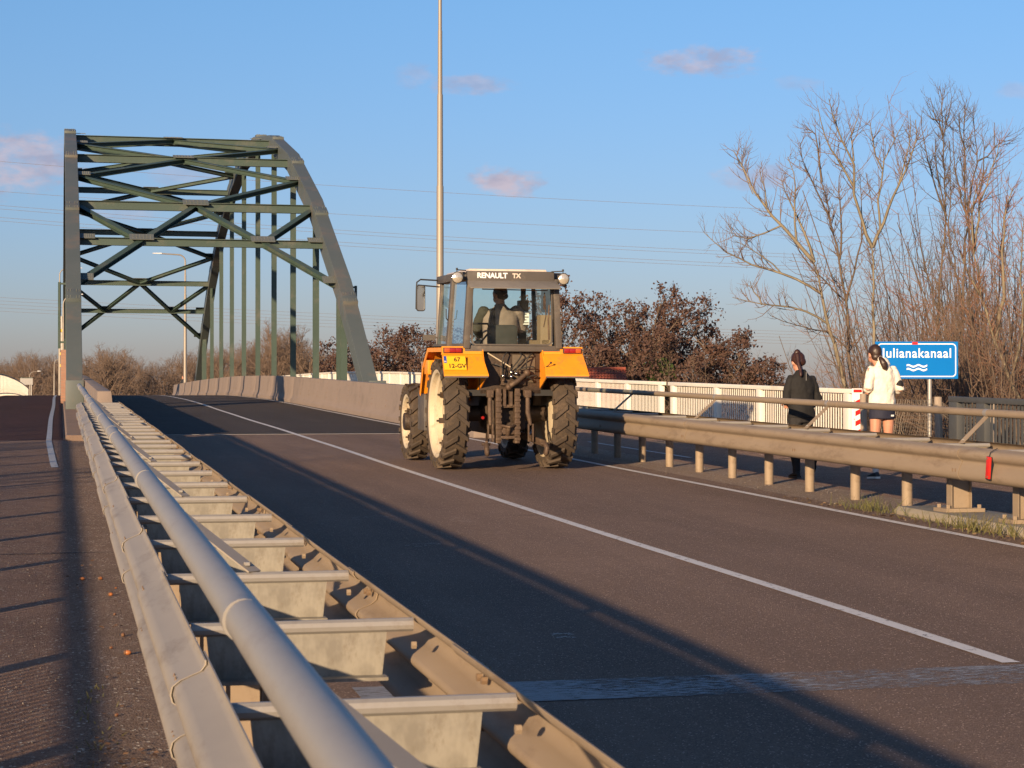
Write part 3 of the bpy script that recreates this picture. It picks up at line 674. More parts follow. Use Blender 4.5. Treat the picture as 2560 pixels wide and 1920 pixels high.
# the canal name board
d_s = 29.2; c_s = at_d(2291.5, 900.5, d_s); WS, HS = 209 / FPX * d_s, 93 / FPX * d_s
sg = empty('name_sign', (c_s.x, c_s.y, ground_z(c_s.x, c_s.y)), (0, 0, -YAW * .8), label='blue canal name sign with white lettering and waves on a steel post', cat='sign')
def sl(x, y, z): return (x, y, z + c_s.z - ground_z(c_s.x, c_s.y))
def rrect(w_, h_, r, n=6):
    p = []
    for cx, cy, a0 in ((w_ / 2 - r, h_ / 2 - r, 0), (-w_ / 2 + r, h_ / 2 - r, 90), (-w_ / 2 + r, -h_ / 2 + r, 180), (w_ / 2 - r, -h_ / 2 + r, 270)):
        for k in range(n + 1): a = rad(a0 + 90 * k / n); p.append((cx + r * math.cos(a), cy + r * math.sin(a)))
    return p
m_ = MB(); m_.box(sl(0, 0, 0), (WS, .03, HS)); m_.build('board', M['bluesign'], sg, world=False, bevel=.003)
a, b = rrect(WS * .95, HS * .90, .06), rrect(WS * .95 - .03, HS * .90 - .03, .047); n = len(a)
m_ = MB(); m_.add([sl(x, -.018, z) for x, z in a] + [sl(x, -.018, z) for x, z in b], [(i, (i + 1) % n, (i + 1) % n + n, i + n) for i in range(n)]); m_.build('border_line', M['signwhite'], sg, world=False)
lt = letters('Julianakanaal', .2, M['signwhite'], sg, sl(0, -.019, .1), (rad(90), 0, 0), bold=.0022, spacing=1.1); lt.scale = (WS * .845 / lt.dimensions.x, 1, 1)
for k in range(2):
    zc = -.085 - k * .055; xs = [-.155 + .31 * i / 24 for i in range(25)]; zf = lambda x: zc + .013 * math.sin((x + .155) / .31 * 4 * PI + .6)
    m_ = MB(); m_.add([sl(x, -.019, zf(x) + .013) for x in xs] + [sl(x, -.019, zf(x) - .013) for x in xs], [(i, i + 1, i + 26, i + 25) for i in range(24)]); m_.build('wave_symbol', M['signwhite'], sg, world=False)
MB().box(sl(-.03, -.019, HS / 2 - .025), (.085, .004, .04)).build('red_sticker', M['signred'], sg, world=False)
for px in (.21,):
    m_ = MB(); m_.cyl((px, .045, -.3), sl(px, .045, .2), .032, 12); m_.build('post', M['steel'], sg, world=False)
MB().box(sl(0, .025, .1), (WS * .8, .02, .04)).build('back_rail', M['steel'], sg, world=False)
# ------------------------------------------------------------------ wooden posts and wire mesh
def wpost(x, y, d, topy, r, label):
    c = at_d(x, topy, d); zb = ground_z(c.x, c.y) - .1
    m_ = MB(); m_.tube([(c.x, c.y, zb), (c.x + .01, c.y, (zb + c.z) / 2), (c.x, c.y, c.z - .01), (c.x, c.y, c.z)], [r * 1.05, r, r, r * .9], 10)
    return tag(m_.build('fence_post', M['wood']), label, 'post'), c
w1, c1 = wpost(2345, 0, 28.9, 992, .058, 'weathered wooden fence post in front of the blue sign post')
w2, c2 = wpost(2158, 0, 28.9, 984, .05, 'weathered wooden fence post by the red and white marker')
w3, c3 = wpost(2480, 0, 28.3, 1010, .05, 'weathered wooden fence post hidden behind the dark grey railing end')
wm = empty('wire_fence', (c2.x, c2.y, c2.z - 1.0), label='sagging rusty wire mesh strung between the wooden posts', cat='wire fence')
rngm = random.Random(4)
def meshpanel(p, q, sag, n=44, m=16, h=.98):
    mb = MB(); g_ = []
    for i in range(n + 1):
        t = i / n; row = []
        for j in range(m + 1):
            u = j / m; b0 = p.lerp(q, t); top = b0.z - .03 - sag * math.sin(PI * t) * (.5 + .5 * t)
            z = (b0.z - h) + (top - (b0.z - h)) * u
            row.append(Vector((b0.x + .06 * math.sin(7 * t + 3 * u) * math.sin(PI * t) + rngm.uniform(-.006, .006), b0.y - sag * .6 * math.sin(PI * t) * u + .03 * math.sin(9 * t * u) + rngm.uniform(-.006, .006), z + rngm.uniform(-.004, .004))))
        g_.append(row)
    for i in range(n + 1): mb.tube(g_[i], .0022, 3, False)
    for j in range(m + 1): mb.tube([g_[i][j] for i in range(n + 1)], .0026, 3, False)
    return mb.build('mesh_panel', M['mesh'], wm, smooth=0, fix=False)
meshpanel(c2, c1, .05); meshpanel(c1, c3 + Vector((0, 0, -.05)), .38, 32, 16)
# ------------------------------------------------------------------ street lamps
def lamp(x, d, label, H=9.6, arm=2.1, side=-1, r0=.095, group=None, X=None, base=None):
    p = at_d(x, HORIZON, d); zb = base if base is not None else max(ground_z(p.x, p.y), R(p.y) - .3 if -4 < p.x < 13 else -9)
    rt = empty('street_lamp', (p.x, p.y, zb), label=label, cat='street lamp', group=group)
    m_ = MB(); zz = [0, .22 * H, .22 * H + .03, .52 * H, .52 * H + .04, .72 * H, .72 * H + .04, .86 * H, .86 * H + .03, H - .5]; rr = [1, 1, .95, .9, .78, .72, .6, .56, .48, .45]
    pts = [(0, 0, z) for z in zz]; rs = [r0 * k for k in rr]
    for k in range(1, 7): a = rad(15 * k); pts.append((side * .5 * (1 - math.cos(a)), 0, H - .5 + .5 * math.sin(a) * .95)); rs.append(r0 * .42)
    pts.append((side * arm * .8, 0, H + .03)); rs.append(r0 * .36)
    m_.tube(pts, rs, 12); m_.build('pole', M['lamp_pole'], rt, world=False)
    h = MB(); h.add([(side * (arm * .75), -.08, H), (side * (arm * .75), .08, H), (side * (arm + .1), -.13, H + .02), (side * (arm + .1), .13, H + .02), (side * (arm * .75), -.05, H + .09), (side * (arm * .75), .05, H + .09), (side * (arm + .1), -.05, H + .07), (side * (arm + .1), .05, H + .07)], [(0, 2, 3, 1), (4, 5, 7, 6), (0, 4, 6, 2), (1, 3, 7, 5), (0, 1, 5, 4), (2, 6, 7, 3)]); h.build('lamp_head', M['lamp_head'], rt, world=False, bevel=.01)
    dr = MB(); dr.box((0, -r0 * .98, .9), (.09, .02, .45)); dr.build('service_door', M['lamp_pole'], rt, world=False)
    return rt
lamp(1100, 46.6, 'tall stepped street lamp pole rising behind the tractor cab', H=10.95, arm=2.1)
lamp(463, 136, 'street lamp with its head over the road, seen through the bridge arch', H=10.0, arm=2.15, r0=.12)
lamp(158, 101, 'street lamp close beside the left foot of the arch', H=5.2, arm=.9, side=1, r0=.075, base=R(100))
lamp(149, 150, 'slim street lamp pole left of the bridge column', H=10.0, arm=1.6, side=1, r0=.10, base=R(150))
lamp(135.5, 190, 'far street lamp left of the column against bare trees', H=5.4, arm=.7, side=1, r0=.08, base=-.6)
lamp(74, 210, 'far street lamp beside the grey board beyond the left railing', H=6.0, arm=1.1, side=1, r0=.08, base=-2.2)
# yellow signal lamps on a slim post left of the arch
p = at_d(153.5, 982, 108); sgn = empty('signal_post', (p.x, p.y, R(p.y)), label='slim post with yellow signal lamps left of the arch', cat='signal post')
MB().cyl((0, 0, 0), (0, 0, 4.4), .05, 8).build('pole', M['steel'], sgn, world=False)
yel = material('yellow_lens', (.75, .5, .08), .3)
for z in (2.3, 1.65, 3.6): MB().box((0, -.09, z), (.16, .1, .16)).build('lamp_housing', yel, sgn, world=False, bevel=.02)
# board beyond the left railing
p = at_d(66, 953, 205); bd = empty('road_board', (p.x, p.y, -4.4), label='grey road board on posts beyond the left railing', cat='sign')
MB().box((0, 0, p.z + 4.4), (1.3, .08, .75)).build('board', M['steel'], bd, world=False); MB().box((0, -.05, p.z + 4.75), (1.34, .03, .07)).build('board_edge', M['green'], bd, world=False)
for s in (-.5, .5): MB().cyl((s, .1, -.2), (s, .1, p.z + 4.8), .06, 8).build('post', M['steel'], bd, world=False)
# brick pillar left of the arch column
m_ = MB(); pb_ = empty('brick_pillar', (.0, 66, R(66)), label='sunlit brick pillar beside the left arch column', cat='pillar')
for k in range(18):
    z = R(66) + .1 * k; o = MB().bb(.02, .21, 65.86 - .003 * (k % 2), 66.14, z, z + .088).build('brick', M['brick'], pb_)
MB().bb(.035, .195, 65.87, 66.12, R(66), R(66) + 1.8).build('mortar_core', M['concrete'], pb_)
# ------------------------------------------------------------------ houses across the canal
def house(x0, x1, ridge_y, d, label, right_hip=True, chim=None):
    a, b = at_d(x0, ridge_y, d), at_d(x1, ridge_y, d); ax = (b - a); ln_ = ax.length; rz_ = -math.atan2(-ax.y, ax.x)
    rt = empty('house', (a.x, a.y, -4.5), (0, 0, math.atan2(ax.y, ax.x)), label=label, cat='house'); Hr = a.z + 4.5; dep = 3.6; He = Hr - 2.3
    MB().bb(.25, ln_ - .25, -dep + .4, dep - .4, -.3, He + .1).build('wall', M['brick'], rt, world=False)
    MB().prism([(-dep + .4, He), (dep - .4, He), (0, Hr - .25)], .25, ln_ - .25, 'x').build('gable', M['brick'], rt, world=False)
    # pantiles: corrugated courses that step down the slope
    cols = int(ln_ / .055); rows = 12
    for s in (-1, 1):
        mb = MB()
        for r_ in range(rows):
            t0, t1 = r_ / rows, (r_ + 1) / rows; vs = []
            for i in range(cols + 1):
                x = ln_ * i / cols; wv = .035 * math.sin(x / .23 * 2 * PI)
                vs += [(x, s * dep * t0, Hr - 2.3 * t0 + wv + .01), (x, s * dep * t1, Hr - 2.3 * t1 + wv + .06)]
            mb.add(vs, [(2 * i, 2 * i + 1, 2 * i + 3, 2 * i + 2) for i in range(cols)])
        mb.build('roof_slope', M['tile'], rt, world=False, smooth=60)
    m_ = MB(); m_.tube([(0, 0, Hr + .03), (ln_, 0, Hr + .03)], .1, 8); m_.build('ridge', M['tile'], rt, world=False)
    MB().bb(ln_ * .3, ln_ * .3 + 1, -dep + .36, -dep + .42, 1, 2.4).build('window', M['black'], rt, world=False)
    MB().bb(ln_ * .6, ln_ * .6 + .95, -dep + .36, -dep + .42, -.1, 2.1).build('door', M['darkgrey'], rt, world=False)
    if chim:
        p = at_d(chim[0], chim[1], d); lx = (p - a).length
        MB().bb(lx - .24, lx + .24, -.24, .24, Hr - .5, p.z + 4.5).build('chimney', M['brick'], rt, world=False)
        MB().bb(lx - .28, lx + .28, -.28, .28, p.z + 4.5, p.z + 4.58).build('chimney_cap', M['concrete'], rt, world=False)
    return rt
house(1330, 1564, 922, 140, 'house with a red pantile roof beyond the white railing')
house(1000, 1135, 952, 138, 'house whose pale brick chimney shows above the white railing left of the tractor', chim=(1043, 907))
# church spire far behind the trees
p = at_d(634, 857, 480); ch = empty('church_tower', (p.x, p.y, -4.5), label='dark pointed church spire among the bare trees', cat='church')
MB().lathe([(0 + 9.0, 1.75), (p.z + 4.5 - .6, .06), (p.z + 4.5, .02)], 'z', 8).build('spire', M['slate'], ch, world=False, smooth=0)
MB().bb(-1.7, 1.7, -1.7, 1.7, -.5, 9.2).build('tower', M['brick'], ch, world=False)
# ------------------------------------------------------------------ power lines
def wire(x0, y0, x1, y1, d0, d1, sag, r, label):
    a, b = at_d(x0, y0, d0), at_d(x1, y1, d1); pts = []
    for i in range(25):
        t = i / 24; p = a.lerp(b, t); p.z -= sag * 4 * t * (1 - t); pts.append(p)
    m_ = MB(); m_.tube(pts, r, 4); tag(m_.build('power_line', M['cable'], smooth=0), label, 'power line', 'overhead power lines crossing behind the bridge')
WU, WL = 'thin overhead power line in the upper set above the tractor', 'thin overhead power line in the lower set just above the tree tops'
for y0, y1 in ((400, 550), (480, 606), (510, 660), (519, 668), (540, 690), (549, 698)): wire(-900, y0 - 78, 3400, y1 + 14, 420, 420, 4.0, .032, WU)
for k in range(5): wire(-900, 690 + 9 * k, 3400, 862 + 7 * k, 640, 640, 3.5, .04, WL)
# ------------------------------------------------------------------ trees
def tubes_mesh(name, lines, mat):
    """many tapered branches as one mesh: lines = [(pts, radii)]"""
    V, F = [], []; off = 0
    for pts, rr in lines:
        n = 6 if rr[0] > .035 else (4 if rr[0] > .012 else 3); P_ = np.array(pts, float); r = np.array(rr, float); m = len(P_)
        T = np.gradient(P_, axis=0); T /= (np.linalg.norm(T, axis=1, keepdims=True) + 1e-9)
        ref = np.array([.31, .83, .2]) if abs(T[0, 2]) > .6 else np.array([0, 0, 1.])
        A = np.cross(T, ref); A /= (np.linalg.norm(A, axis=1, keepdims=True) + 1e-9); B = np.cross(T, A)
        an = np.arange(n) * 2 * PI / n
        ring = P_[:, None, :] + r[:, None, None] * (A[:, None, :] * np.cos(an)[None, :, None] + B[:, None, :] * np.sin(an)[None, :, None])
        V.append(ring.reshape(-1, 3))
        i = np.arange(m - 1)[:, None] * n; k = np.arange(n)[None, :]; k2 = (k + 1) % n
        F.append((np.stack([i + k, i + k2, i + n + k2, i + n + k], -1).reshape(-1, 4) + off)); off += m * n
    V = np.concatenate(V); F = np.concatenate(F)
    me = bpy.data.meshes.new(name); me.vertices.add(len(V)); me.vertices.foreach_set('co', V.ravel()); me.loops.add(F.size); me.loops.foreach_set('vertex_index', F.ravel().astype(np.int32))
    me.polygons.add(len(F)); me.polygons.foreach_set('loop_start', np.arange(0, F.size, 4, dtype=np.int32)); me.update(); me.shade_smooth(); me.materials.append(mat)
    return me
def quads_mesh(name, Q, mat):
    """Q: (n,4,3) leaf quads"""
    V = Q.reshape(-1, 3); n = len(Q); me = bpy.data.meshes.new(name); me.vertices.add(len(V)); me.vertices.foreach_set('co', V.ravel())
    me.loops.add(4 * n); me.loops.foreach_set('vertex_index', np.arange(4 * n, dtype=np.int32)); me.polygons.add(n); me.polygons.foreach_set('loop_start', np.arange(0, 4 * n, 4, dtype=np.int32)); me.update(); me.materials.append(mat); return me
def leaf_quads(rng, centres, size, droop=.3):
    c = np.array(centres); n = len(c); u = rng.normal(size=(n, 3)); u[:, 2] -= droop; u /= np.linalg.norm(u, axis=1, keepdims=True); w_ = rng.normal(size=(n, 3)); v = np.cross(u, w_); v /= np.linalg.norm(v, axis=1, keepdims=True)
    s = size * rng.uniform(.45, 1.7, n)[:, None]; h = s * .42
    nb = np.cross(u, v) * h * .35
    return np.stack([c, c + u * s * .5 + v * h + nb, c + u * s, c + u * s * .5 - v * h + nb], 1)
def branch(rng, p, d, length, r, segs, wander, lift, r_end=.35):
    pts = [p.copy()]; d = d / np.linalg.norm(d); rr = [r]; st = length / segs
    for i in range(segs):
        d = d + rng.normal(size=3) * wander + np.array([0, 0, lift]); d /= np.linalg.norm(d); p = p + d * st; pts.append(p.copy()); rr.append(r * (1 - (1 - r_end) * (i + 1) / segs))
    return pts, rr
def side_twigs(rng, line, out, n, lmin, lmax, r, lift, spread=.9, levels=1, sub=3, from_t=.25, wander=.1, tip=None):
    pts, rr = line; P_ = np.array(pts); m = len(P_)
    for i in range(n):
        t = from_t + (1 - from_t) * rng.random() ** .8; k = min(m - 2, int(t * (m - 1))); f = t * (m - 1) - k; p = P_[k] * (1 - f) + P_[k + 1] * f
        dr = P_[k + 1] - P_[k]; dr /= np.linalg.norm(dr) + 1e-9; rd = rng.normal(size=3); rd -= dr * rd.dot(dr); rd /= np.linalg.norm(rd) + 1e-9
        d = dr * (1 - .35 * spread) + rd * spread; ln_ = (lmin + (lmax - lmin) * rng.random()) * (1.15 - .55 * t)
        b = branch(rng, p, d, ln_, min(r, rr[k] * .7), 4, wander, lift); out.append(b)
        if tip is not None: tip.append(b[0][-1]); tip.append(b[0][2])
        if levels > 1: side_twigs(rng, b, out, sub, lmin * .4, lmax * .42, r * .68, lift, spread, levels - 1, max(2, sub - 1), .2, wander, tip)
def bare_tree(name, seed, H, r, nl, lean=(0, 0), spread=.8, twigs=9, levels=3, lift=.1, first=.25, far=1.0):
    rng = np.random.default_rng(seed); out, limbs = [], []
    trunk = branch(rng, np.zeros(3), np.array([lean[0], lean[1], 1.]), H * .8, r, 9, .035, .02, .25)
    P_ = np.array(trunk[0])
    for i in range(nl):
        t = first + (.98 - first) * (i + rng.random() * .7) / nl; k = min(8, int(t * 9)); p = P_[k] + (P_[k + 1] - P_[k]) * (t * 9 - k); a = i * 2.4 + rng.random()
        ln_ = H * (.5 - .28 * t) * rng.uniform(.8, 1.25); d = np.array([math.cos(a) * spread, math.sin(a) * spread, .75 + .4 * t])
        b = branch(rng, p, d, ln_, r * (.55 - .3 * t), 6, .09, lift); limbs.append(b)
        side_twigs(rng, b, out, twigs, H * .08, H * .2, .011 * far * (H / 7) ** .5, lift, .8, levels, 4, .15, .1)
    side_twigs(rng, (trunk[0][5:], trunk[1][5:]), out, twigs * 2, H * .08, H * .2, .011 * far, lift, .7, levels - 1, 4, .1)
    return [trunk] + limbs, out
def make_tree(name, label, cat, wood, twigs, mw, mt, loc, rot=0, scale=1, group=None, leaves=None, ml=None):
    rt = empty(name, loc, (0, 0, rot), label=label, cat=cat, group=group); rt.scale = (scale,) * 3
    o = mbuild('trunk', tubes_mesh('trunk', wood, mw), mw, rt); o2 = mbuild('crown', tubes_mesh('crown', twigs, mt), mt, rt)
    if leaves is not None: mbuild('leaves', quads_mesh('leaves', leaves, ml), ml, rt)
    return rt
# --- the trees by the blue sign: main limbs follow the photograph, drawn at their distance
def zp(u, v): return (1760 + u / 2.074, 200 + v / 2.074)
def limb_tree(label, limbs, d, seed, r0, mw, mt, tw, lmax, lift=.12, levels=2, depth=.6, group=None, root_drop=True, rtw=.0085):
    rng = np.random.default_rng(seed); wood, out = [], []; p0 = None
    b0 = limbs[0][1][0]; base = at_d(*zp(*b0), d); gz = ground_z(base.x, base.y); rt = empty('bare_tree', (base.x, base.y, gz), label=label, cat='tree', group=group)
    dep = {}
    for r, pts in limbs:
        if pts[0] not in dep: dep[pts[0]] = 0.
        z0 = dep[pts[0]]; z1 = z0 + rng.uniform(-depth, depth); L_ = []
        for i, q in enumerate(pts):
            dd = z0 + (z1 - z0) * i / max(1, len(pts) - 1); dep.setdefault(q, dd); p = at_d(*zp(*q), d + dep[q]); L_.append(np.array((p.x - base.x, p.y - base.y, p.z - gz)))
        if root_drop and p0 is None: L_.insert(0, np.array((L_[0][0] + .05, L_[0][1], -.1))); p0 = 1
        # resample with a little wobble
        P_ = np.array(L_); seg = np.linalg.norm(np.diff(P_, axis=0), axis=1); cum = np.concatenate([[0], np.cumsum(seg)]); n = max(5, int(cum[-1] / .22)); t = np.linspace(0, cum[-1], n)
        Q_ = np.stack([np.interp(t, cum, P_[:, k]) for k in range(3)], 1); Q_[1:-1] = (Q_[:-2] + Q_[1:-1] * 2 + Q_[2:]) / 4; Q_[1:] += rng.normal(size=(n - 1, 3)) * .012
        rr = list(np.linspace(r * .72, max(.005, r * .14), n)); line = (list(Q_), rr); wood.append(line)
        side_twigs(rng, line, out, int(tw * 1.7 * cum[-1]), .22, lmax, rtw, lift, .85, levels, 3, .3 if r > .03 else .12, .09)
    mbuild('trunk', tubes_mesh('trunk', wood, mw), mw, rt); mbuild('crown', tubes_mesh('crown', out, mt), mt, rt); return rt
limb_tree('pale-barked young tree with a high fork standing behind the blue sign', [
    (.075, [(885, 1640), (884, 1350), (876, 1000), (874, 868)]), (.045, [(874, 868), (810, 720), (782, 560), (778, 420), (700, 290), (668, 180), (656, 96)]), (.03, [(782, 560), (700, 420), (640, 340), (600, 220), (594, 140)]),
    (.045, [(874, 868), (915, 770), (960, 660), (1010, 540), (1060, 420), (1105, 340), (1106, 210)]), (.03, [(915, 770), (900, 640), (925, 460), (940, 380), (1000, 300), (1030, 230)]), (.022, [(925, 460), (870, 330), (862, 205)]), (.02, [(778, 420), (760, 280), (800, 175)]), (.02, [(1010, 540), (1075, 330), (1072, 180)])], 33.5, 5, .075, M['bark_pale'], M['twig'], 6.5, .85)
limb_tree('leaning bare tree with long limbs reaching over the white railing', [
    (.085, [(745, 1640), (700, 1440), (650, 1270), (612, 1110), (572, 945)]), (.05, [(572, 945), (480, 830), (400, 755), (330, 680), (255, 590), (215, 480), (150, 365)]), (.035, [(612, 1110), (520, 1040), (400, 1000), (260, 965), (130, 905), (0, 785)]),
    (.03, [(650, 1270), (540, 1200), (430, 1175), (300, 1165), (150, 1130)]), (.04, [(572, 945), (540, 830), (500, 730), (440, 640), (400, 510)]), (.028, [(480, 830), (470, 600), (492, 500), (438, 400)]), (.022, [(400, 755), (280, 830), (120, 820), (118, 735)]), (.02, [(330, 680), (320, 560), (285, 470)]), (.018, [(400, 1000), (290, 905), (160, 830)]), (.016, [(255, 590), (180, 420), (215, 345)]), (.02, [(300, 1165), (250, 1080), (242, 1045)])], 33.0, 8, .085, M['bark_pale'], M['twig'], 7, .7, lift=.16)
limb_tree('dark slender bare tree between the leaning tree and the forked tree', [
    (.06, [(775, 1640), (752, 1400), (738, 1150), (705, 930), (660, 730), (612, 530)]), (.03, [(612, 530), (590, 450), (620, 300), (560, 255), (510, 225)]), (.028, [(705, 930), (720, 700), (690, 560), (720, 440)]), (.028, [(738, 1150), (800, 900), (830, 640), (800, 520)]), (.025, [(660, 730), (560, 520), (500, 400), (490, 330)]), (.02, [(752, 1400), (640, 1300), (520, 1290), (340, 1220)]), (.02, [(738, 1150), (600, 1020), (500, 900), (440, 780)])], 34.5, 11, .06, M['bark'], M['twig'], 7, .7, lift=.14)
limb_tree('tall straight sapling right of the forked tree', [
    (.05, [(1180, 1640), (1215, 1200), (1255, 700), (1240, 300), (1228, 28)]), (.02, [(1240, 300), (1195, 180), (1178, 90)]), (.02, [(1240, 300), (1278, 150), (1280, 85)]), (.025, [(1255, 700), (1180, 480), (1130, 300), (1128, 180)]), (.02, [(1240, 220), (1170, 195)]), (.022, [(1215, 1200), (1120, 900), (1090, 700)]), (.022, [(1255, 700), (1200, 420), (1198, 290)])], 36, 14, .05, M['bark'], M['twig_dark'], 6.5, .75, lift=.2)
limb_tree('tall many-tipped sapling above the right end of the blue sign', [
    (.055, [(1330, 1640), (1345, 1200), (1362, 700), (1352, 350), (1355, 118)]), (.025, [(1362, 700), (1420, 420), (1398, 170)]), (.022, [(1352, 350), (1320, 250), (1326, 165)]), (.025, [(1345, 1200), (1270, 800), (1280, 540), (1275, 320)]), (.025, [(1362, 700), (1450, 560), (1448, 270)]), (.022, [(1362, 700), (1300, 460), (1290, 240)]), (.022, [(1420, 420), (1520, 350), (1590, 270)])], 35, 17, .055, M['bark'], M['twig_dark'], 6.5, .75, lift=.2)
limb_tree('forked mossy tree rising behind the dark grey railing', [
    (.075, [(1650, 1700), (1590, 1560), (1510, 1360), (1440, 1130), (1400, 900)]), (.05, [(1510, 1360), (1560, 1100), (1540, 800), (1600, 560)]), (.03, [(1400, 900), (1430, 640), (1500, 460), (1540, 300)]), (.035, [(1590, 1560), (1660, 1300), (1640, 1000), (1659, 700)]), (.025, [(1440, 1130), (1340, 950), (1290, 780)]), (.03, [(1400, 900), (1380, 700), (1440, 500)])], 30.5, 21, .075, M['bark_pale'], M['twig_red'], 8, .8, lift=.14)
# --- shrubs: many stems fanning from the base
def shrub(seed, H, stems, spread, tw, lift, r=.016, levels=2, lmax=.8, rt_=.0075):
    rng = np.random.default_rng(seed); wood, out = [], []
    for i in range(stems):
        a = rng.random() * 2 * PI; s = spread * math.sqrt(rng.random()); p = np.array([math.cos(a) * s * .35, math.sin(a) * s * .35, -.1])
        b = branch(rng, p, np.array([math.cos(a) * s * .35, math.sin(a) * s * .35, 1.]), H * rng.uniform(.6, 1.05), r * rng.uniform(.6, 1.2), 7, .06, lift, .3); wood.append(b)
        side_twigs(rng, b, out, tw, .3, lmax, rt_, lift + .03, .8, levels, 3, .12, .1)
    return wood, out
SH = [shrub(31, 5.2, 24, 1.0, 15, .02), shrub(32, 4.2, 22, 1.2, 16, .02), shrub(33, 3.0, 26, 1.5, 14, -.02), shrub(34, 6.2, 20, .9, 16, .03)]
SHM = [(tubes_mesh('stems', a, M['bark']), tubes_mesh('twigs', b, M['twig_red'] if k in (0, 3) else M['twig'])) for k, (a, b) in enumerate(SH)]
def put_shrub(k, x, d, label, group, rot=0, sc=1., dz=0):
    p = at_d(x, HORIZON, d); rt = empty('bare_shrub', (p.x, p.y, ground_z(p.x, p.y) + dz), (0, 0, rot), label=label, cat='shrub', group=group); rt.scale = (sc,) * 3
    tag(mbuild('stems', SHM[k][0], None, rt), kind='stuff'); tag(mbuild('twigs', SHM[k][1], None, rt), kind='stuff')
rs = random.Random(6)
SG = 'bare shrubs behind the blue sign'; SLb = 'tangled leafless shrub in the thicket behind the blue sign and grey railing'
for x, d, k, sc in [(2230, 37, 0, 1), (2330, 36, 1, 1.1), (2400, 38, 3, 1.1), (2460, 34, 0, 1.1), (2520, 32, 3, 1.0), (2570, 35, 0, 1.2), (2440, 31.5, 1, 1), (2340, 33, 2, 1), (2250, 34, 2, 1), (2390, 32, 2, 1.05), (2500, 30.5, 2, 1.1), (2560, 29.5, 1, 1), (2620, 31, 3, 1), (2290, 40, 3, 1.1), (2480, 41, 3, 1.25), (2580, 42, 3, 1.3), (2350, 44, 3, 1.2), (2180, 41, 1, 1.1), (2120, 40, 2, 1.1), (2060, 42, 2, 1), (2420, 47, 3, 1.3), (2540, 48, 3, 1.4), (2300, 36, 2, 1.2), (2450, 36, 2, 1.3), (2540, 37, 2, 1.3), (2200, 38, 2, 1.1), (2440, 40, 3, 1.55), (2520, 39, 3, 1.5), (2585, 38, 0, 1.7), (2360, 42, 0, 1.6), (2560, 45, 3, 1.7), (2480, 46, 0, 1.7)]:
    put_shrub(k, x, d, SLb, SG, rs.uniform(0, 6.28), sc * rs.uniform(.92, 1.08))
SG2 = 'low shrubs behind the white railing'
for x, d, k in [(1460, 62, 2), (1560, 58, 2), (1650, 54, 2), (1740, 52, 1), (1830, 50, 2), (1930, 46, 2), (2000, 45, 2), (1700, 60, 2), (1880, 55, 1), (1600, 66, 1), (1500, 70, 1)]:
    put_shrub(k, x, d, 'low leafless shrub showing between the bars of the white railing', SG2, rs.uniform(0, 6.28), rs.uniform(.75, 1.0))
# --- trees that keep their dead brown leaves, across the canal
def brown_tree(seed, H, W_, nleaf):
    wood, tw = bare_tree('t', seed, H, .22, 17, spread=1.25 * W_, twigs=10, levels=2, lift=.04, first=.08, far=2.2)
    rng = np.random.default_rng(seed + 50); tips = np.array([p for l in tw for p in (l[0][-1], l[0][2], l[0][3])])
    cl = tips[rng.integers(0, len(tips), nleaf // 7)]; c = np.repeat(cl, 7, 0) + rng.normal(size=(len(cl) * 7, 3)) * .17; c[:, 2] -= .05
    return wood, tw, leaf_quads(rng, c, .17)
BT = []
for k, (sd, H, W_) in enumerate([(71, 13.5, 1.0), (72, 12.5, 1.15), (73, 11, 1.2)]):
    wd_, tw_, lq = brown_tree(sd, H, W_, 6600); BT.append((tubes_mesh('trunk', wd_, M['bark']), tubes_mesh('crown', tw_, M['twig']), quads_mesh('leaves', lq, M['leaf_brown'])))
BG = 'brown-leaved trees across the canal'
def put_brown(k, x, topy, d, H, label, rot):
    p = at_d(x, topy, d); rt = empty('brown_leaved_tree', (p.x, p.y, -4.5), (0, 0, rot), label=label, cat='tree', group=BG); s = (p.z + 4.5) / H; rt.scale = (s, s, s)
    for nm, me in zip(('trunk', 'crown', 'leaves'), BT[k]): mbuild(nm, me, None, rt)
HH = (13.2, 12.2, 10.8)
BL = {1410: 'tall brown-leaved tree rising right beside the tractor cab', 1520: 'brown-leaved tree directly behind the red pantile roof', 1625: 'tallest rounded brown-leaved tree, beyond the ivy-clad trunk', 1700: 'broad brown-leaved tree between the tallest one and the leaning bare tree', 1785: 'brown-leaved tree with a sloping crown towards the black-clad walker', 1920: 'lowest brown-leaved tree just behind the black-clad walker'}
for i, (x, ty, d, k) in enumerate([(1410, 712, 150, 0), (1520, 780, 158, 1), (1625, 738, 150, 0), (1700, 742, 156, 1), (1785, 790, 152, 2), (1860, 850, 150, 2), (1575, 830, 146, 2), (1480, 840, 146, 2), (1690, 850, 145, 2), (1920, 905, 150, 2), (1340, 800, 156, 1), (1240, 800, 160, 0), (1150, 815, 156, 1)]):
    put_brown(k, x, ty, d, HH[k], BL.get(x, 'tree with dead brown leaves seen through the tractor cab windows' if x < 1300 else 'lower brown-leaved tree filling the thicket behind the white railing'), i * 1.7)
for i, (x, ty, d, k) in enumerate([(1060, 830, 150, 0), (1000, 822, 154, 1), (945, 832, 150, 2), (890, 850, 156, 1), (845, 885, 150, 2)]):
    put_brown(k, x, ty, d, HH[k], 'tree with dead brown leaves between the right arch and the tractor', i * 2.1 + .5)
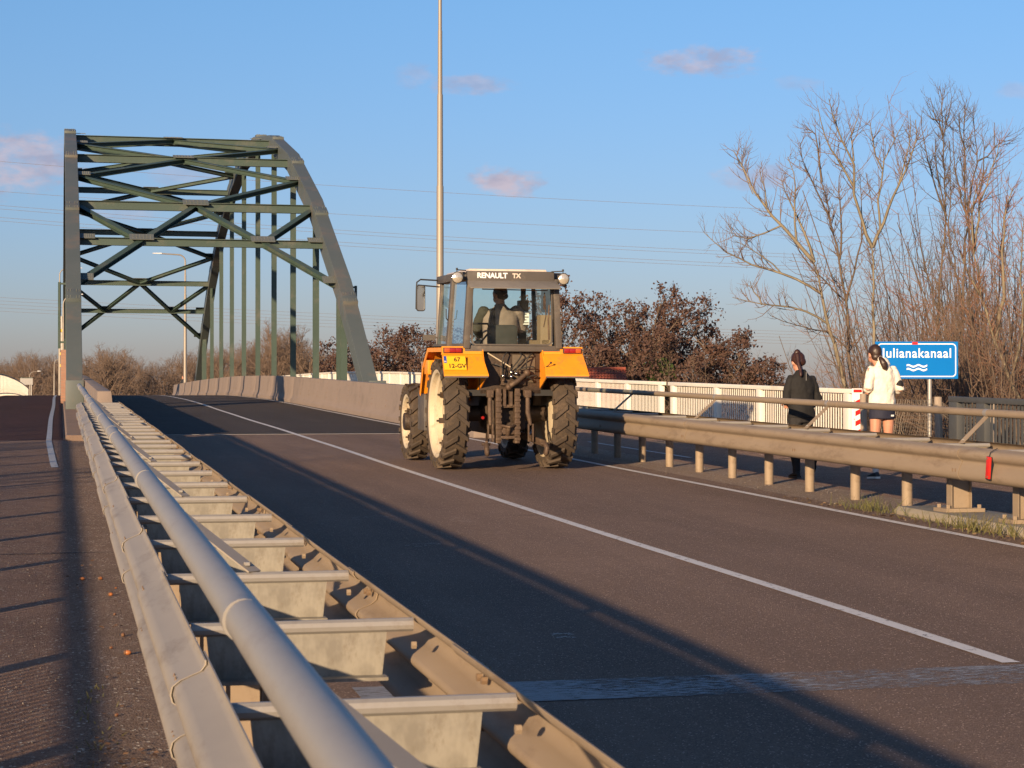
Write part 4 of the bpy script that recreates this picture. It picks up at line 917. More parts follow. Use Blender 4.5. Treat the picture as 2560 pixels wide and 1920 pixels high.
# --- far line of bare trees
FT = []
for sd, H, sp in [(81, 11, .9), (82, 12, .7), (83, 10, 1.0), (84, 13, .8)]:
    wd_, tw_ = bare_tree('t', sd, H, .2, 15, spread=sp, twigs=11, levels=3, lift=.08, first=.12, far=2.6); FT.append((tubes_mesh('trunk', wd_, M['twig_far']), tubes_mesh('crown', tw_, M['twig_far']), float(np.percentile([p[0][-1][2] for p in tw_], 97))))
env = [(-60, 930), (0, 922), (40, 900), (100, 890), (150, 908), (230, 900), (262, 882), (300, 882), (345, 908), (400, 925), (440, 905), (480, 885), (520, 888), (560, 880), (600, 880), (640, 872), (700, 815), (735, 850), (780, 880), (830, 905), (900, 905), (960, 900)]
ex, ey = [a for a, b in env], [b for a, b in env]
for i, x in enumerate(range(-60, 960, 12)):
    xx = x + rs.uniform(-6, 6); d = rs.choice([235, 255, 275, 300]) + rs.uniform(-8, 8); ty = float(np.interp(xx, ex, ey)) - 12 + abs(rs.gauss(0, 9)); k = rs.randrange(4); p = at_d(xx, ty, d); s = (p.z + 4.5) / FT[k][2]
    L_ = 'bare tree on the horizon left of the bridge column' if xx < 165 else ('bare tree on the horizon seen between the two arches' if xx < 500 else 'bare tree on the horizon behind the right arch hangers')
    rt = empty('bare_tree', (p.x, p.y, -4.5), (0, 0, rs.uniform(0, 6.28)), label=L_, cat='tree', group=L_.replace('tree', 'trees')); rt.scale = (s * 1.05, s * 1.05, s)
    mbuild('trunk', FT[k][0], None, rt); mbuild('crown', FT[k][1], None, rt)
# brushwood at the foot of the far trees reads as one mass
rngb = np.random.default_rng(9); ln_ = []
for i in range(11000):
    x = rngb.uniform(-80, 980); d = rngb.uniform(215, 290); p = at_d(x, HORIZON, d); h = rngb.uniform(2, 6)
    ln_.append(branch(rngb, np.array((p.x, p.y, -4.6 + rngb.uniform(0, 2.5))), np.array([rngb.normal() * .9, rngb.normal() * .6, 1]), h, .034, 4, .25, .03, .3))
tag(mbuild('brushwood', tubes_mesh('brushwood', ln_, M['twig_far']), None), 'brown brushwood mass at the foot of the far trees', 'brushwood', kind='stuff')
# --- trees out of view on the left whose shadows streak the road
TS = [bare_tree('t', 91, 8.5, .12, 12, spread=.9, twigs=8, levels=2)]
tsm = (tubes_mesh('trunk', TS[0][0], M['bark']), tubes_mesh('crown', TS[0][1], M['twig']))
for i, (x, y) in enumerate([(-9.5, 12), (-12, 17), (-10.5, 22), (-14, 7), (-11, 28)]):
    rt = empty('bare_tree', (x, y, ground_z(x, y)), (0, 0, i * 1.9), label='bare tree on the bank left of the cycle path, throwing streaky shadows', cat='tree', group='bare trees on the left bank'); mbuild('trunk', tsm[0], None, rt); mbuild('crown', tsm[1], None, rt)
# --- ivy on a trunk in the brown thicket
rng_i = np.random.default_rng(3); p = at_d(1652, 900, 143.5); cc = np.array([p.x, p.y, 0]) + np.stack([rng_i.normal(size=900) * .5, rng_i.normal(size=900) * .3, rng_i.uniform(-2.0, 4.0, 900)], 1)
iv = empty('ivy', (p.x, p.y, -4.5), label='green ivy climbing a trunk in the brown trees beyond the white railing', cat='ivy'); ivs = MB(); ivs.tube([(0, .2, 0), (0, .2, 8.5)], .12, 6); ivs.build('stem', M['bark'], iv, world=False); mbuild('leaves', quads_mesh('ivy', leaf_quads(rng_i, cc - np.array([p.x, p.y, -4.5]), .22), M['ivy']), None, iv)
# --- verge grass
def tufts(spots, name, label, n=55, h=.1, seed=2):
    rng = np.random.default_rng(seed); q = []
    for X, Y, sc in spots:
        for i in range(int(n * sc)):
            b = np.array((X + rng.normal() * .07 * sc, Y + rng.normal() * .22 * sc, R(Y) - .006)); l = h * rng.uniform(.4, 1.25) * sc; dd = np.array([rng.normal() * .45, rng.normal() * .45, 1.]); t = b + dd * l; wv = np.array([rng.normal(), rng.normal(), 0]); wv = wv / (np.linalg.norm(wv) + 1e-9) * .004; mid = b + dd * l * .5 + np.array([0, 0, .02 * l])
            q.append([b - wv, b + wv, mid + wv * .8, mid - wv * .8]); q.append([mid - wv * .8, mid + wv * .8, t + wv * .1, t - wv * .1])
    tag(mbuild(name, quads_mesh(name, np.array(q), M['grass']), None), label, 'grass', kind='stuff')
def on_road(x, y):
    dd = 1.5; 
    for _ in range(30):
        pass
    c, s = math.cos(YAW), math.sin(YAW); r, u = (x - 1280) / FPX, (HORIZON - y) / FPX; D = Vector((r * c + s, c - r * s, u)); t = 1.5 / (.017 * D.y - D.z); return EYE + D * t
sp = []
for x, y, sc in [(2185, 1278, 1.5), (2215, 1272, 1.5), (2165, 1272, .9), (2240, 1280, .8), (2385, 1318, 1.5), (2410, 1314, 1.2), (2430, 1322, .7), (2480, 1330, 1.3), (2510, 1328, 1.5), (2535, 1332, 1.6), (2556, 1336, 1.4), (2290, 1298, .6), (2330, 1305, .5), (2120, 1262, .5), (2450, 1322, .6)]:
    q = on_road(x, y); sp.append((min(q.x, 7.98), q.y, sc))
tufts(sp, 'verge_grass', 'tufts of green and straw grass on the verge by the right guardrail', 27)
sp2 = [(.14 + .04 * math.sin(i * 2.1), 4.5 + i * .35, .45) for i in range(14)]
tufts(sp2, 'path_moss_grass', 'dry grass blades along the foot of the left guardrail', 22, .06, 5)
rgv = np.random.default_rng(61); cv = np.stack([7.86 + rgv.normal(size=420) * .09, rgv.uniform(12, 20.5, 420), np.zeros(420)], 1); cv[:, 2] = [R(y) for y in cv[:, 1]]
lv = leaf_quads(rgv, cv, .035, 0); lv[:, :, 2] = np.maximum((lv[:, :, 2] - cv[:, None, 2]) * .4, 0) + cv[:, None, 2]
tag(mbuild('verge_litter', quads_mesh('verge_litter', lv, twocol_leaf('verge_litter', (.13, .085, .05), (.2, .14, .08), .1)), None), 'dead stalks and leaves lying on the verge by the right guardrail', 'leaf litter', kind='stuff')
# --- loose grit and stones
rngs = np.random.default_rng(12); V_ = MB()
for i in range(900):
    if i < 420: X, Y, s = rngs.uniform(7.8, 8.95), rngs.uniform(14, 36), rngs.uniform(.003, .010)
    elif i < 800: X, Y, s = -.35 + abs(rngs.normal()) * -.12 + rngs.uniform(0, .5), rngs.uniform(4.5, 20), rngs.uniform(.002, .006)
    else: X, Y, s = rngs.uniform(-.8, .1), rngs.uniform(5, 26), rngs.uniform(.002, .005)
    X = min(X, .22) if i >= 420 else X
    V_.ell((X, Y, R(Y) + s * .2), (s, s * rngs.uniform(.7, 1.3), s * .7), n=5, m=3)
tag(V_.build('loose_stones', material('loose_stone', (.3, .255, .21), .9, col2=(.18, .145, .115), scale=9), smooth=0), 'scattered small stones and grit beside the guardrails', 'stones', kind='stuff')
AC = material('acorn_brown', (.33, .1, .03), .45, col2=(.42, .16, .05), scale=30); AC2 = material('acorn_cap', (.14, .07, .035), .8)
for i, (x, y, s, a) in enumerate([(206.5, 1449, 1, .1), (252, 1448, 1, .6), (277, 1488, 1, .2), (309, 1589, .9, 1.2), (320, 1635, 1.15, .05), (279, 1620, .6, .8), (290, 1470, .5, .4), (293, 1788, .6, .9), (288, 1536, .6, 1.0)]):
    q = on_road(x, y); r_ = .011 * s; rt = empty('acorn', (q.x, q.y, R(q.y) + r_ - .004), (0, 0, a), label=('orange-brown acorn lying on the gritty cycle path' if s > .8 else 'tiny acorn fragment on the gritty cycle path beside the guardrail'), cat='acorn', group='acorns on the cycle path' if s > .8 else 'acorn fragments on the cycle path')
    MB().ell((0, 0, 0), (r_ * 1.55, r_, r_), n=12, m=8).build('nut', AC, rt, world=False); MB().ell((-r_ * 1.1, 0, 0), (r_ * .55, r_ * .98, r_ * .98), n=10, m=6).build('cap', AC2, rt, world=False)
# dead leaves and moss litter at the guardrail foot
rng_l = np.random.default_rng(44); cc = np.stack([.2 + rng_l.normal(size=420) * .09, np.concatenate([rng_l.normal(7.3, .35, 170), rng_l.uniform(5, 16, 250)]), np.zeros(420)], 1); cc[:, 2] = [R(y) + .004 for y in cc[:, 1]]
lq = leaf_quads(rng_l, cc, .022, 0); lq[:, :, 2] = np.maximum((lq[:, :, 2] - cc[:, None, 2]) * .35, 0) + cc[:, None, 2]
tag(mbuild('leaf_litter', quads_mesh('leaf_litter', lq, twocol_leaf('litter', (.16, .085, .05), (.09, .06, .04), .1)), None), 'dry leaf litter gathered along the guardrail foot', 'leaf litter', kind='stuff')
# flecks of old paint on the road
fl = MB()
for x0, x1, y in ((885, 1000, 1292), (1015, 1105, 1362), (1130, 1180, 1300), (1380, 1440, 1590)):
    for i in range(16):
        q = on_road(x0 + (x1 - x0) * (i + rngs.uniform(-.4, .4)) / 16, y + rngs.uniform(-5, 5)); a = rngs.uniform(.008, .02); b = rngs.uniform(.004, .009)
        fl.add([(q.x - a, q.y - b, R(q.y) + .004), (q.x + a, q.y - b * .4, R(q.y) + .004), (q.x + a * .8, q.y + b, R(q.y) + .004), (q.x - a, q.y + b * .7, R(q.y) + .004)], [(0, 1, 2, 3)])
tag(fl.build('paint_flecks', M['line'], road), kind='stuff')
# ------------------------------------------------------------------ the tractor
M['orange'] = material('orange_paint', (.83, .30, .012), .42, col2=(.78, .265, .012), scale=3, amount=.5, coat=.1, grime=(.55, .2, .035), gscale=4.5)
M['cream'] = material('cream_rim', (.55, .475, .345), .55, col2=(.48, .41, .29), scale=5, grime=(.33, .25, .16), gscale=4)
M['rubber'] = material('dusty_rubber', (.042, .032, .024), .85, col2=(.075, .054, .037), scale=7, amount=.5, bump=.4, bscale=60, grime=(.115, .08, .05), gscale=5)
M['cabgrey'] = material('cab_grey_brown', (.072, .063, .056), .6, col2=(.095, .083, .072), scale=4, grime=(.15, .125, .1), gscale=3)
M['cabdark'] = material('cab_dark', (.022, .021, .02), .65)
M['grease'] = material('greasy_iron', (.03, .022, .016), .6, .3, col2=(.07, .045, .03), scale=9, amount=.5, bump=.5, bscale=35, grime=(.105, .068, .042), gscale=7)
M['rust'] = material('worn_link_steel', (.12, .078, .052), .65, .4, col2=(.07, .047, .033), scale=14, bump=.3, bscale=40, grime=(.18, .125, .08), gscale=8)
M['redlens'] = material('red_lens', (.28, .01, .01), .25, coat=.5)
M['amberlens'] = material('amber_lens', (.45, .085, .012), .25, coat=.5)
M['plate'] = material('yellow_plate', (.86, .47, .015), .45, col2=(.8, .42, .015), scale=6)
M['euroblue'] = material('plate_blue', (.02, .07, .35), .45)
M['ink'] = material('black_ink', (.012, .01, .01), .5)
M['lampglass'] = material('work_lamp_glass', (.75, .68, .55), .12, .6, bump=.3, bscale=50)
M['chrome'] = material('bare_steel', (.6, .58, .55), .2, 1.0)
M['roofwhite'] = material('cab_roof_white', (.62, .54, .46), .5, grime=(.48, .37, .29), gscale=3)
M['cabglass'] = glass('cab_glass', (.86, .94, .93))
M['mirror'] = material('mirror_glass', (.62, .64, .62), .06, 1.0)
M['seat'] = material('seat_vinyl', (.035, .034, .032), .7)
TX, TY = 5.95, 26.35
trac = empty('tractor', (TX, TY, R(TY) + .002), (math.atan(.017), 0, 0), label='old orange and grey farm tractor with cream rims driving onto the bridge', cat='tractor')
def tp(mb, name, mat, parent=None, **k): return mb.build(name, mat, parent or trac, world=False, **k)
def wheel(name, sx, x, y, Rr, wd, rim_r, lugs, hub=False):
    z = Rr; rc = Rr - .042; w2 = wd / 2; t = MB()
    prof = [(-w2 * .72, rim_r - .015), (-w2 * .98, rim_r + (rc - rim_r) * .25), (-w2, rim_r + (rc - rim_r) * .6), (-w2 * .92, rc - .03), (-w2 * .75, rc), (0, rc + .008), (w2 * .75, rc), (w2 * .92, rc - .03), (w2, rim_r + (rc - rim_r) * .6), (w2 * .98, rim_r + (rc - rim_r) * .25), (w2 * .72, rim_r - .015)]
    t.lathe(prof, 'x', 72, (x, y, z), True)
    def pt(a, r, th): return Vector((x + a, y + r * math.sin(th), z + r * math.cos(th)))
    for s in (-1, 1):           # chevron lugs, the two halves staggered
        for i in range(lugs):
            th = 2 * PI * (i + (.5 if s > 0 else 0)) / lugs; sw = 2.1 / lugs * 2
            hw = .18 * 2 * PI / lugs
            P8 = []
            for rr_ in (rc - .015, Rr):
                kk = 1.0 if rr_ < Rr else .8
                # centre end leads, shoulder end trails: points up when seen from behind
                P8 += [pt(s * -.012, rr_, th + hw * kk), pt(s * -.012, rr_, th - hw * kk), pt(s * w2 * .97, rr_ - (.012 if rr_ == Rr else .02), th - sw * .95 - hw * kk), pt(s * w2 * .97, rr_ - (.012 if rr_ == Rr else .02), th - sw * .95 + hw * kk)]
            t.add(P8, [(0, 1, 2, 3), (7, 6, 5, 4), (0, 4, 5, 1), (1, 5, 6, 2), (2, 6, 7, 3), (3, 7, 4, 0)])
            # shoulder block running down the sidewall
            a0 = th - sw * .95; Q8 = []
            for aa, rr_ in ((w2 * .9, rc - .012), (w2 * 1.0, rc - .075)):
                for da in (-hw, hw):
                    for o in (.0, .022): Q8.append(pt(s * (aa + o), rr_ + (.02 if o else 0), a0 + da))
            t.add(Q8, [(0, 1, 3, 2), (4, 6, 7, 5), (0, 4, 5, 1), (2, 3, 7, 6), (1, 5, 7, 3), (0, 2, 6, 4)])
    tyre = tp(t, name, M['rubber'], smooth=30)
    o = sx; r = MB()       # o: outward side
    prof = [(o * w2 * .80, rim_r - .02), (o * w2 * .86, rim_r + .018), (o * w2 * .93, rim_r + .022), (o * w2 * .93, rim_r + .002), (o * w2 * .84, rim_r - .025), (o * w2 * .5, rim_r - .04), (o * w2 * .35, rim_r - .085), (-o * w2 * .2, rim_r - .09), (-o * w2 * .45, rim_r - .04), (-o * w2 * .84, rim_r - .025), (-o * w2 * .93, rim_r + .002), (-o * w2 * .93, rim_r + .022), (-o * w2 * .86, rim_r + .018)]
    r.lathe(prof, 'x', 64, (x, y, z)); rim = tp(r, 'rim', M['cream'], tyre, smooth=40)
    dpos = -o * w2 * .25 if not hub else o * w2 * .1
    d = MB(); d.lathe([(dpos, rim_r - .088), (dpos - o * .02, rim_r * .75), (dpos - o * .06, rim_r * .5), (dpos - o * .055, rim_r * .3), (dpos - o * .055, .0)], 'x', 48, (x, y, z)); d.lathe([(dpos - o * .02, rim_r - .088), (dpos - o * .035, rim_r * .75), (dpos - o * .075, rim_r * .5), (dpos - o * .07, .0)], 'x', 48, (x, y, z)); tp(d, 'wheel_disc', M['cream'], tyre, smooth=50)
    lb = MB()
    for i in range(8):      # clamp lugs between rim and disc
        th = 2 * PI * (i + .3) / 8; p = pt(dpos + o * .03, rim_r - .1, th); lb.box(p, (.07, .07, .05), (-th, 0, 0)); lb.cyl(p, p + Vector((o * .07, 0, 0)), .014, 6)
    for i in range(8):
        th = 2 * PI * i / 8; p = pt(dpos - o * .045, rim_r * .3, th); lb.cyl(p, p + Vector((o * .035, 0, 0)), .016, 6)
    tag(tp(lb, 'wheel_bolts', M['grease'], tyre), kind='stuff')
    h = MB()
    if hub: h.lathe([(dpos - o * .06, .14), (o * w2 * .98, .135), (o * w2 * 1.15, .125), (o * w2 * 1.17, .07), (o * w2 * 1.17, 0)], 'x', 24, (x, y, z)); 
    else: h.lathe([(dpos - o * .06, .15), (dpos + o * .03, .13), (dpos + o * .05, .06), (dpos + o * .05, 0)], 'x', 24, (x, y, z))
    tp(h, 'hub', M['grease'], tyre, smooth=40)
    return tyre
for s in (-1, 1):
    wheel('rear_wheel', s, s * .755, 0, .765, .33, .585, 22)
    wheel('front_wheel', s, s * .755, 2.5, .58, .29, .385, 18, True)
# chassis
c = MB(); c.cyl((-.66, 0, .765), (.66, 0, .765), .11, 16); c.lathe([(-.32, .1), (-.28, .2), (-.2, .26), (.2, .26), (.28, .2), (.32, .1)], 'x', 20, (0, 0, .78)); tp(c, 'rear_axle', M['grease'])
c = MB(); c.bb(-.2, .2, -.42, 1.2, .48, 1.05); c.bb(-.24, .24, -.48, -.1, .55, 1.0); tp(c, 'gearbox', M['grease'], bevel=.03)
c = MB(); c.bb(-.2, .2, 1.2, 2.7, .5, .95); tp(c, 'engine_block', M['grease'], bevel=.03)
c = MB(); c.bar((-.62, 2.5, .58), (.62, 2.5, .58), .12, .14); c.ell((0, 2.5, .56), (.17, .17, .17)); tp(c, 'front_axle', M['grease'])
c = MB(); c.tube([(-.6, 2.32, .62), (-.3, 2.3, .6), (.6, 2.32, .62)], .022, 8); tp(c, 'steering_rod', M['chrome'])
c = MB(); c.prism([(-.36, .92), (.36, .92), (.36, 1.4), (.3, 1.52), (-.3, 1.52), (-.36, 1.4)], 1.05, 3.0, 'y'); tp(c, 'bonnet', M['orange'], bevel=.03)
c = MB(); c.bb(-.33, .33, 3.0, 3.03, .95, 1.45); tp(c, 'grille', M['cabdark'])
c = MB(); c.tube([(.38, 1.6, 1.2), (.42, 1.6, 1.5), (.42, 1.6, 1.75)], .03, 10); tp(c, 'exhaust_stack', M['grease'])
# fenders
FP = [(-1.0, 1.285), (-.995, 1.31), (-.745, 1.575), (-.72, 1.585), (-.71, 1.685), (.32, 1.685), (.74, 1.42), (.95, 1.03)]
def offs(pl, t):
    out = []
    for i, p in enumerate(pl):
        a, b = Vector(pl[max(i - 1, 0)]), Vector(pl[min(i + 1, len(pl) - 1)]); d = (b - a).normalized(); out.append((p[0] + d.y * t, p[1] - d.x * t))
    return out
for s in (-1, 1):
    x0, x1 = s * .425, s * .975
    sh = MB(); inner = offs(FP, .016); n = len(FP)
    def fx(i, x): # rear face widens towards its lower edge
        return x + (s * .02 if i < 2 and abs(x) > .6 else (-s * .035 if i < 2 else 0))
    vs = [(fx(i, x), p[0], p[1]) for x in (x0, x1) for i, p in enumerate(FP)] + [(fx(i, x), p[0], p[1]) for x in (x0, x1) for i, p in enumerate(inner)]
    fs = []
    for i in range(n - 1): fs += [(i, i + 1, n + i + 1, n + i), (2 * n + i, 3 * n + i, 3 * n + i + 1, 2 * n + i + 1), (i, 2 * n + i, 2 * n + i + 1, i + 1), (n + i, n + i + 1, 3 * n + i + 1, 3 * n + i)]
    fs += [(0, n, 3 * n, 2 * n), (n - 1, 2 * n + n - 1, 3 * n + n - 1, 2 * n - 1)]
    sh.add(vs, fs); fo = tp(sh, 'fender', M['orange'], smooth=20)
    # rolled lip on the outer edge
    lp = MB(); ip = offs(FP, .075)[3:]; op = FP[3:]; m = len(op)
    lp.add([(x1 - s * d_, p[0], p[1]) for d_ in (0, .012) for p in op] + [(x1 - s * d_, p[0], p[1]) for d_ in (0, .012) for p in ip], [(i, i + 1, 2 * m + i + 1, 2 * m + i) for i in range(m - 1)] + [(m + i, 3 * m + i, 3 * m + i + 1, m + i + 1) for i in range(m - 1)] + [(2 * m + i, 2 * m + i + 1, 3 * m + i + 1, 3 * m + i) for i in range(m - 1)]); tp(lp, 'fender_lip', M['orange'], fo, smooth=20)
    # inner side plate, folded slightly outwards
    ipn = MB(); pl = [(-1.0, 1.29), (-.74, 1.57), (-.71, 1.675), (.3, 1.675), (.3, 1.05), (-.3, 1.05), (-.6, 1.12)]
    ipn.prism(pl, x0 - s * .004, x0 - s * .018, 'x'); tp(ipn, 'inner_plate', M['orange'], fo)
    # bottom return lip of the rear face
    bt = MB(); bt.bar((s * .40, -.992, 1.278), (s * .99, -.992, 1.278), .03, .022); tp(bt, 'bottom_edge', M['cabgrey'], fo)
    # shallow pocket in front of the wheel on the outer side
    if s < 0:
        pk = MB(); pk.bb(-.965, -.84, .34, .62, 1.30, 1.50); tp(pk, 'fender_box', M['orange'], fo, bevel=.01)
    # tail light cluster
    tl = empty('tail_light', (0, 0, 0)); tl.parent = trac
    bx = MB(); bx.bb(min(s * .70, s * .955), max(s * .70, s * .955), -.742, -.705, 1.595, 1.668); tl_o = bx.build('housing', M['cabdark'], tl, world=False, bevel=.004)
    for a, b, mt in ((.87, .945, 'amberlens'), (.79, .868, 'redlens'), (.71, .788, 'redlens')):
        l_ = MB(); l_.bb(min(s * a, s * b), max(s * a, s * b), -.758, -.74, 1.603, 1.66); l_.build('lens', M[mt], tl, world=False, bevel=.004)
# number plate on the left fender's sloping face
pe = empty('number_plate', (-.83, -.885, 1.45)); pe.parent = trac; pe.rotation_euler = (-math.atan2(.25, .265) * .72, 0, 0)
MB().box((0, -.012, 0), (.315, .012, .225)).build('plate_border', M['orange'], pe, world=False, bevel=.003)
MB().box((0, -.022, 0), (.3, .012, .21)).build('plate', M['plate'], pe, world=False, bevel=.003)
MB().box((-.13, -.0295, .05), (.038, .004, .105)).build('blue_band', M['euroblue'], pe, world=False)
letters('NL', .026, M['signwhite'], pe, (-.13, -.033, .018), (rad(90), 0, 0), bold=.0004)
letters('67', .088, M['ink'], pe, (.03, -.031, .048), (rad(90), 0, 0), bold=.0016); letters('12-GV', .088, M['ink'], pe, (.022, -.031, -.052), (rad(90), 0, 0), bold=.0016, spacing=1.02)
# cab
cab = empty('cab', (0, 0, 0)); cab.parent = trac
def cp_(mb, name, mat, **k): return mb.build(name, mat, cab, world=False, **k)
f_ = MB(); f_.bb(-.62, .62, -.6, 1.0, 1.02, 1.10); cp_(f_, 'cab_floor', M['cabdark'])
f_ = MB(); f_.bb(-.66, .66, -.72, -.66, 1.62, 1.70); cp_(f_, 'rear_sill', M['cabgrey'], bevel=.01)
f_ = MB(); f_.bb(-.43, .43, -.60, -.56, 1.04, 1.63); cp_(f_, 'rear_bulkhead', M['grease'], bevel=.01)
for s in (-1, 1):
    f_ = MB(); f_.bar((s * .64, -.70, 1.66), (s * .585, -.72, 2.6), .085, .10, (0, 1, 0)); cp_(f_, 'rear_pillar', M['cabgrey'], bevel=.01)
    f_ = MB(); f_.bar((s * .765, -.08, 1.66), (s * .70, -.10, 2.6), .05, .12, (0, 1, 0)); cp_(f_, 'centre_pillar', M['cabgrey'], bevel=.01)
    f_ = MB(); f_.bar((s * .72, .93, 1.2), (s * .665, .86, 2.6), .05, .07, (0, 1, 0)); cp_(f_, 'front_pillar', M['cabgrey'], bevel=.01)
    f_ = MB(); f_.bar((s * .70, -.70, 1.70), (s * .76, .93, 1.70), .05, .05); cp_(f_, 'side_sill', M['cabgrey'])
    for a, b in ((-.64, -.14), (-.02, .86)):
        g_ = MB(); x0, x1 = s * (.66 if a < -.5 else .755), s * (.75 if b < 0 else .725); g_.add([(x0, a, 1.72), (x1, b, 1.72), (x1 - s * .06, b, 2.56), (x0 - s * .055, a, 2.56)], [(0, 1, 2, 3)]); cp_(g_, 'side_window', M['cabglass'], fix=False)
    f_ = MB(); f_.tube([(s * .775, -.09, 2.05), (s * .8, -.13, 2.08), (s * .8, -.13, 2.2)], .008, 6); cp_(f_, 'door_handle', M['cabdark'])
g_ = MB(); g_.add([(-.56, -.725, 1.71), (.53, -.725, 1.71), (.53, -.735, 2.5), (-.56, -.735, 2.5)], [(0, 1, 2, 3)]); cp_(g_, 'rear_window', M['cabglass'], fix=False)
fr = rrect(1.12, .80, .07); fi = rrect(1.08, .76, .055); n = len(fr); m_ = MB(); m_.add([(x - .015, -.742, 2.10 + z) for x, z in fr] + [(x - .015, -.742, 2.10 + z) for x, z in fi] + [(x - .015, -.72, 2.10 + z) for x, z in fr], [(i, (i + 1) % n, n + (i + 1) % n, n + i) for i in range(n)] + [(i, 2 * n + i, 2 * n + (i + 1) % n, (i + 1) % n) for i in range(n)]); cp_(m_, 'window_frame', M['cabgrey'], fix=False)
g_ = MB(); g_.add([(-.66, .92, 1.45), (.66, .92, 1.45), (.62, .86, 2.55), (-.62, .86, 2.55)], [(0, 1, 2, 3)]); cp_(g_, 'windscreen', M['cabglass'], fix=False)
f_ = MB(); f_.bb(-.64, .56, -.78, -.68, 2.52, 2.70); cp_(f_, 'rear_fascia', M['cabgrey'], bevel=.012)
f_ = MB(); f_.prism([(-.78, 2.55), (-.98, 2.455), (-.985, 2.47), (-.78, 2.572)], -.64, .60, 'x'); cp_(f_, 'sun_visor', material('visor_grey', (.2, .185, .165), .6, col2=(.155, .14, .125), scale=5), bevel=.004)
f_ = MB(); f_.bb(-.72, .70, -.68, 1.0, 2.58, 2.69); cp_(f_, 'roof', M['cabgrey'], bevel=.02)
f_ = MB(); f_.prism([(-.62, 2.69), (.50, 2.69), (.47, 2.733), (-.58, 2.733)], -.66, .92, 'y'); cp_(f_, 'roof_panel', M['roofwhite'], bevel=.012)
letters('RENAULT', .098, M['signwhite'], cab, (-.30, -.784, 2.635), (rad(90), 0, 0), bold=.0035, spacing=.97)
letters('TX', .085, M['roofwhite'], cab, (.035, -.784, 2.635), (rad(90), 0, 0), bold=.004)
f_ = MB(); f_.tube([(-.43, -.75, 2.5), (-.43, -.752, 2.455), (.47, -.752, 2.445), (.48, -.75, 2.48)], .007, 6); cp_(f_, 'wiper_rail', M['bolt'])
f_ = MB(); f_.tube([(.43, -.755, 2.42), (.45, -.76, 2.1), (.42, -.758, 1.95)], .008, 6); f_.box((.43, -.755, 2.28), (.03, .02, .18)); cp_(f_, 'wiper_arm', M['grease'])
f_ = MB(); f_.tube([(.50, -.74, 1.78), (.485, -.76, 2.05), (.50, -.74, 2.25)], .012, 8); cp_(f_, 'gas_strut', M['rust'])
# work lamps
for s, x in ((-1, -.80), (1, .66)):
    wl_ = empty('work_lamp', (x, -.88, 2.60)); wl_.parent = trac
    b = MB(); b.lathe([(.10, .03), (.06, .06), (.0, .078), (-.02, .08), (-.024, .07)], 'y', 24); b.build('lamp_shell', M['cabdark'], wl_, world=False)
    b = MB(); b.lathe([(-.022, .07), (-.034, .05), (-.04, 0)], 'y', 24); b.build('lens', M['lampglass'], wl_, world=False)
    b = MB(); b.tube([(0, .02, .075), (0, .02, .105), (-s * .14, .1, .10)], .008, 6); b.cyl((0, .02, .1), (0, .02, .13), .014, 8); b.build('bracket', M['cabdark'], wl_, world=False)
# mirrors
for s, x0 in ((-1, -.70), (1, .68)):
    mr = empty('side_mirror', (0, 0, 0)); mr.parent = trac; xo = s * (1.02 if s < 0 else .86); zt = 2.63
    b = MB(); b.tube([(x0, .88, zt), (xo + s * .0 - s * .04, .84, zt + .01), (xo + s * .015, .83, zt - .03), (xo + s * .02, .83, zt - .1), (xo + s * .025, .83, 2.22)], .011, 8); b.tube([(x0, .88, zt - .09), (xo, .83, zt - .07)], .010, 8); b.build('mirror_arm', M['cabdark'], mr, world=False)
    xm_ = xo + s * (-.04 if s < 0 else -.02); pr = [(p[0] + xm_, p[1] + 2.375) for p in rrect(.125, .37, .035)]; b = MB(); b.prism(pr, .80, .84, 'y'); b.build('mirror_shell', M['black'], mr, world=False, bevel=.004)
    pr = [(p[0] + xm_, p[1] + 2.375) for p in rrect(.108, .345, .03)]; b = MB(); b.add([(p[0], .797, p[1]) for p in pr], [tuple(range(len(pr)))]); b.build('mirror_glass', M['mirror'] if s < 0 else M['black'], mr, world=False)
b = MB(); b.bb(-.93, -.75, .90, .93, 1.78, 1.86); b.tube([(-.75, .915, 1.82), (-.68, .9, 1.82)], .012, 6); tp(b, 'front_marker_board', M['cabgrey'])
# steps / tank below the left door
b = MB(); b.bb(-.94, -.70, .75, 1.25, .50, 1.02); tp(b, 'side_tank', M['cabgrey'], bevel=.02)
b = MB(); b.bb(.70, .94, .75, 1.25, .50, 1.02); tp(b, 'step_box', M['cabgrey'], bevel=.02)
# inside the cab
b = MB(); b.prism(rrect(.42, .30, .06), .0, .08, 'y'); b.v = [(x + .0, y - .12, z + 1.84) for x, y, z in b.v]; seat = tp(b, 'seat', M['seat'], bevel=.02)
MB().bb(-.22, .22, -.05, .38, 1.50, 1.60).build('cushion', M['seat'], seat, world=False, bevel=.03); MB().bb(-.15, .15, .0, .3, 1.1, 1.5).build('pedestal', M['seat'], seat, world=False)
b = MB(); b.tube([(-.56, -.3, 2.0), (-.25, -.28, 2.0), (-.2, -.2, 1.9), (-.35, -.2, 1.72)], .014, 8); cp_(b, 'grab_rail', M['cabdark'])
b = MB(); b.bb(.30, .43, .15, .32, 1.98, 2.34); cp_(b, 'control_box', M['cabdark'], bevel=.01)
b = MB(); b.bb(.295, .435, .142, .149, 2.00, 2.18); cp_(b, 'control_panel', M['signwhite'])
for k in range(4): b = MB(); b.bb(.305, .425 - .03 * (k % 2), .137, .141, 2.02 + k * .04, 2.032 + k * .04); cp_(b, 'panel_marking', M['ink'])
b = MB(); b.bb(.31, .41, .2, .3, 1.1, 2.0); b.bb(.34, .40, .2, .26, 2.3, 2.55); cp_(b, 'control_column', M['cabdark'])
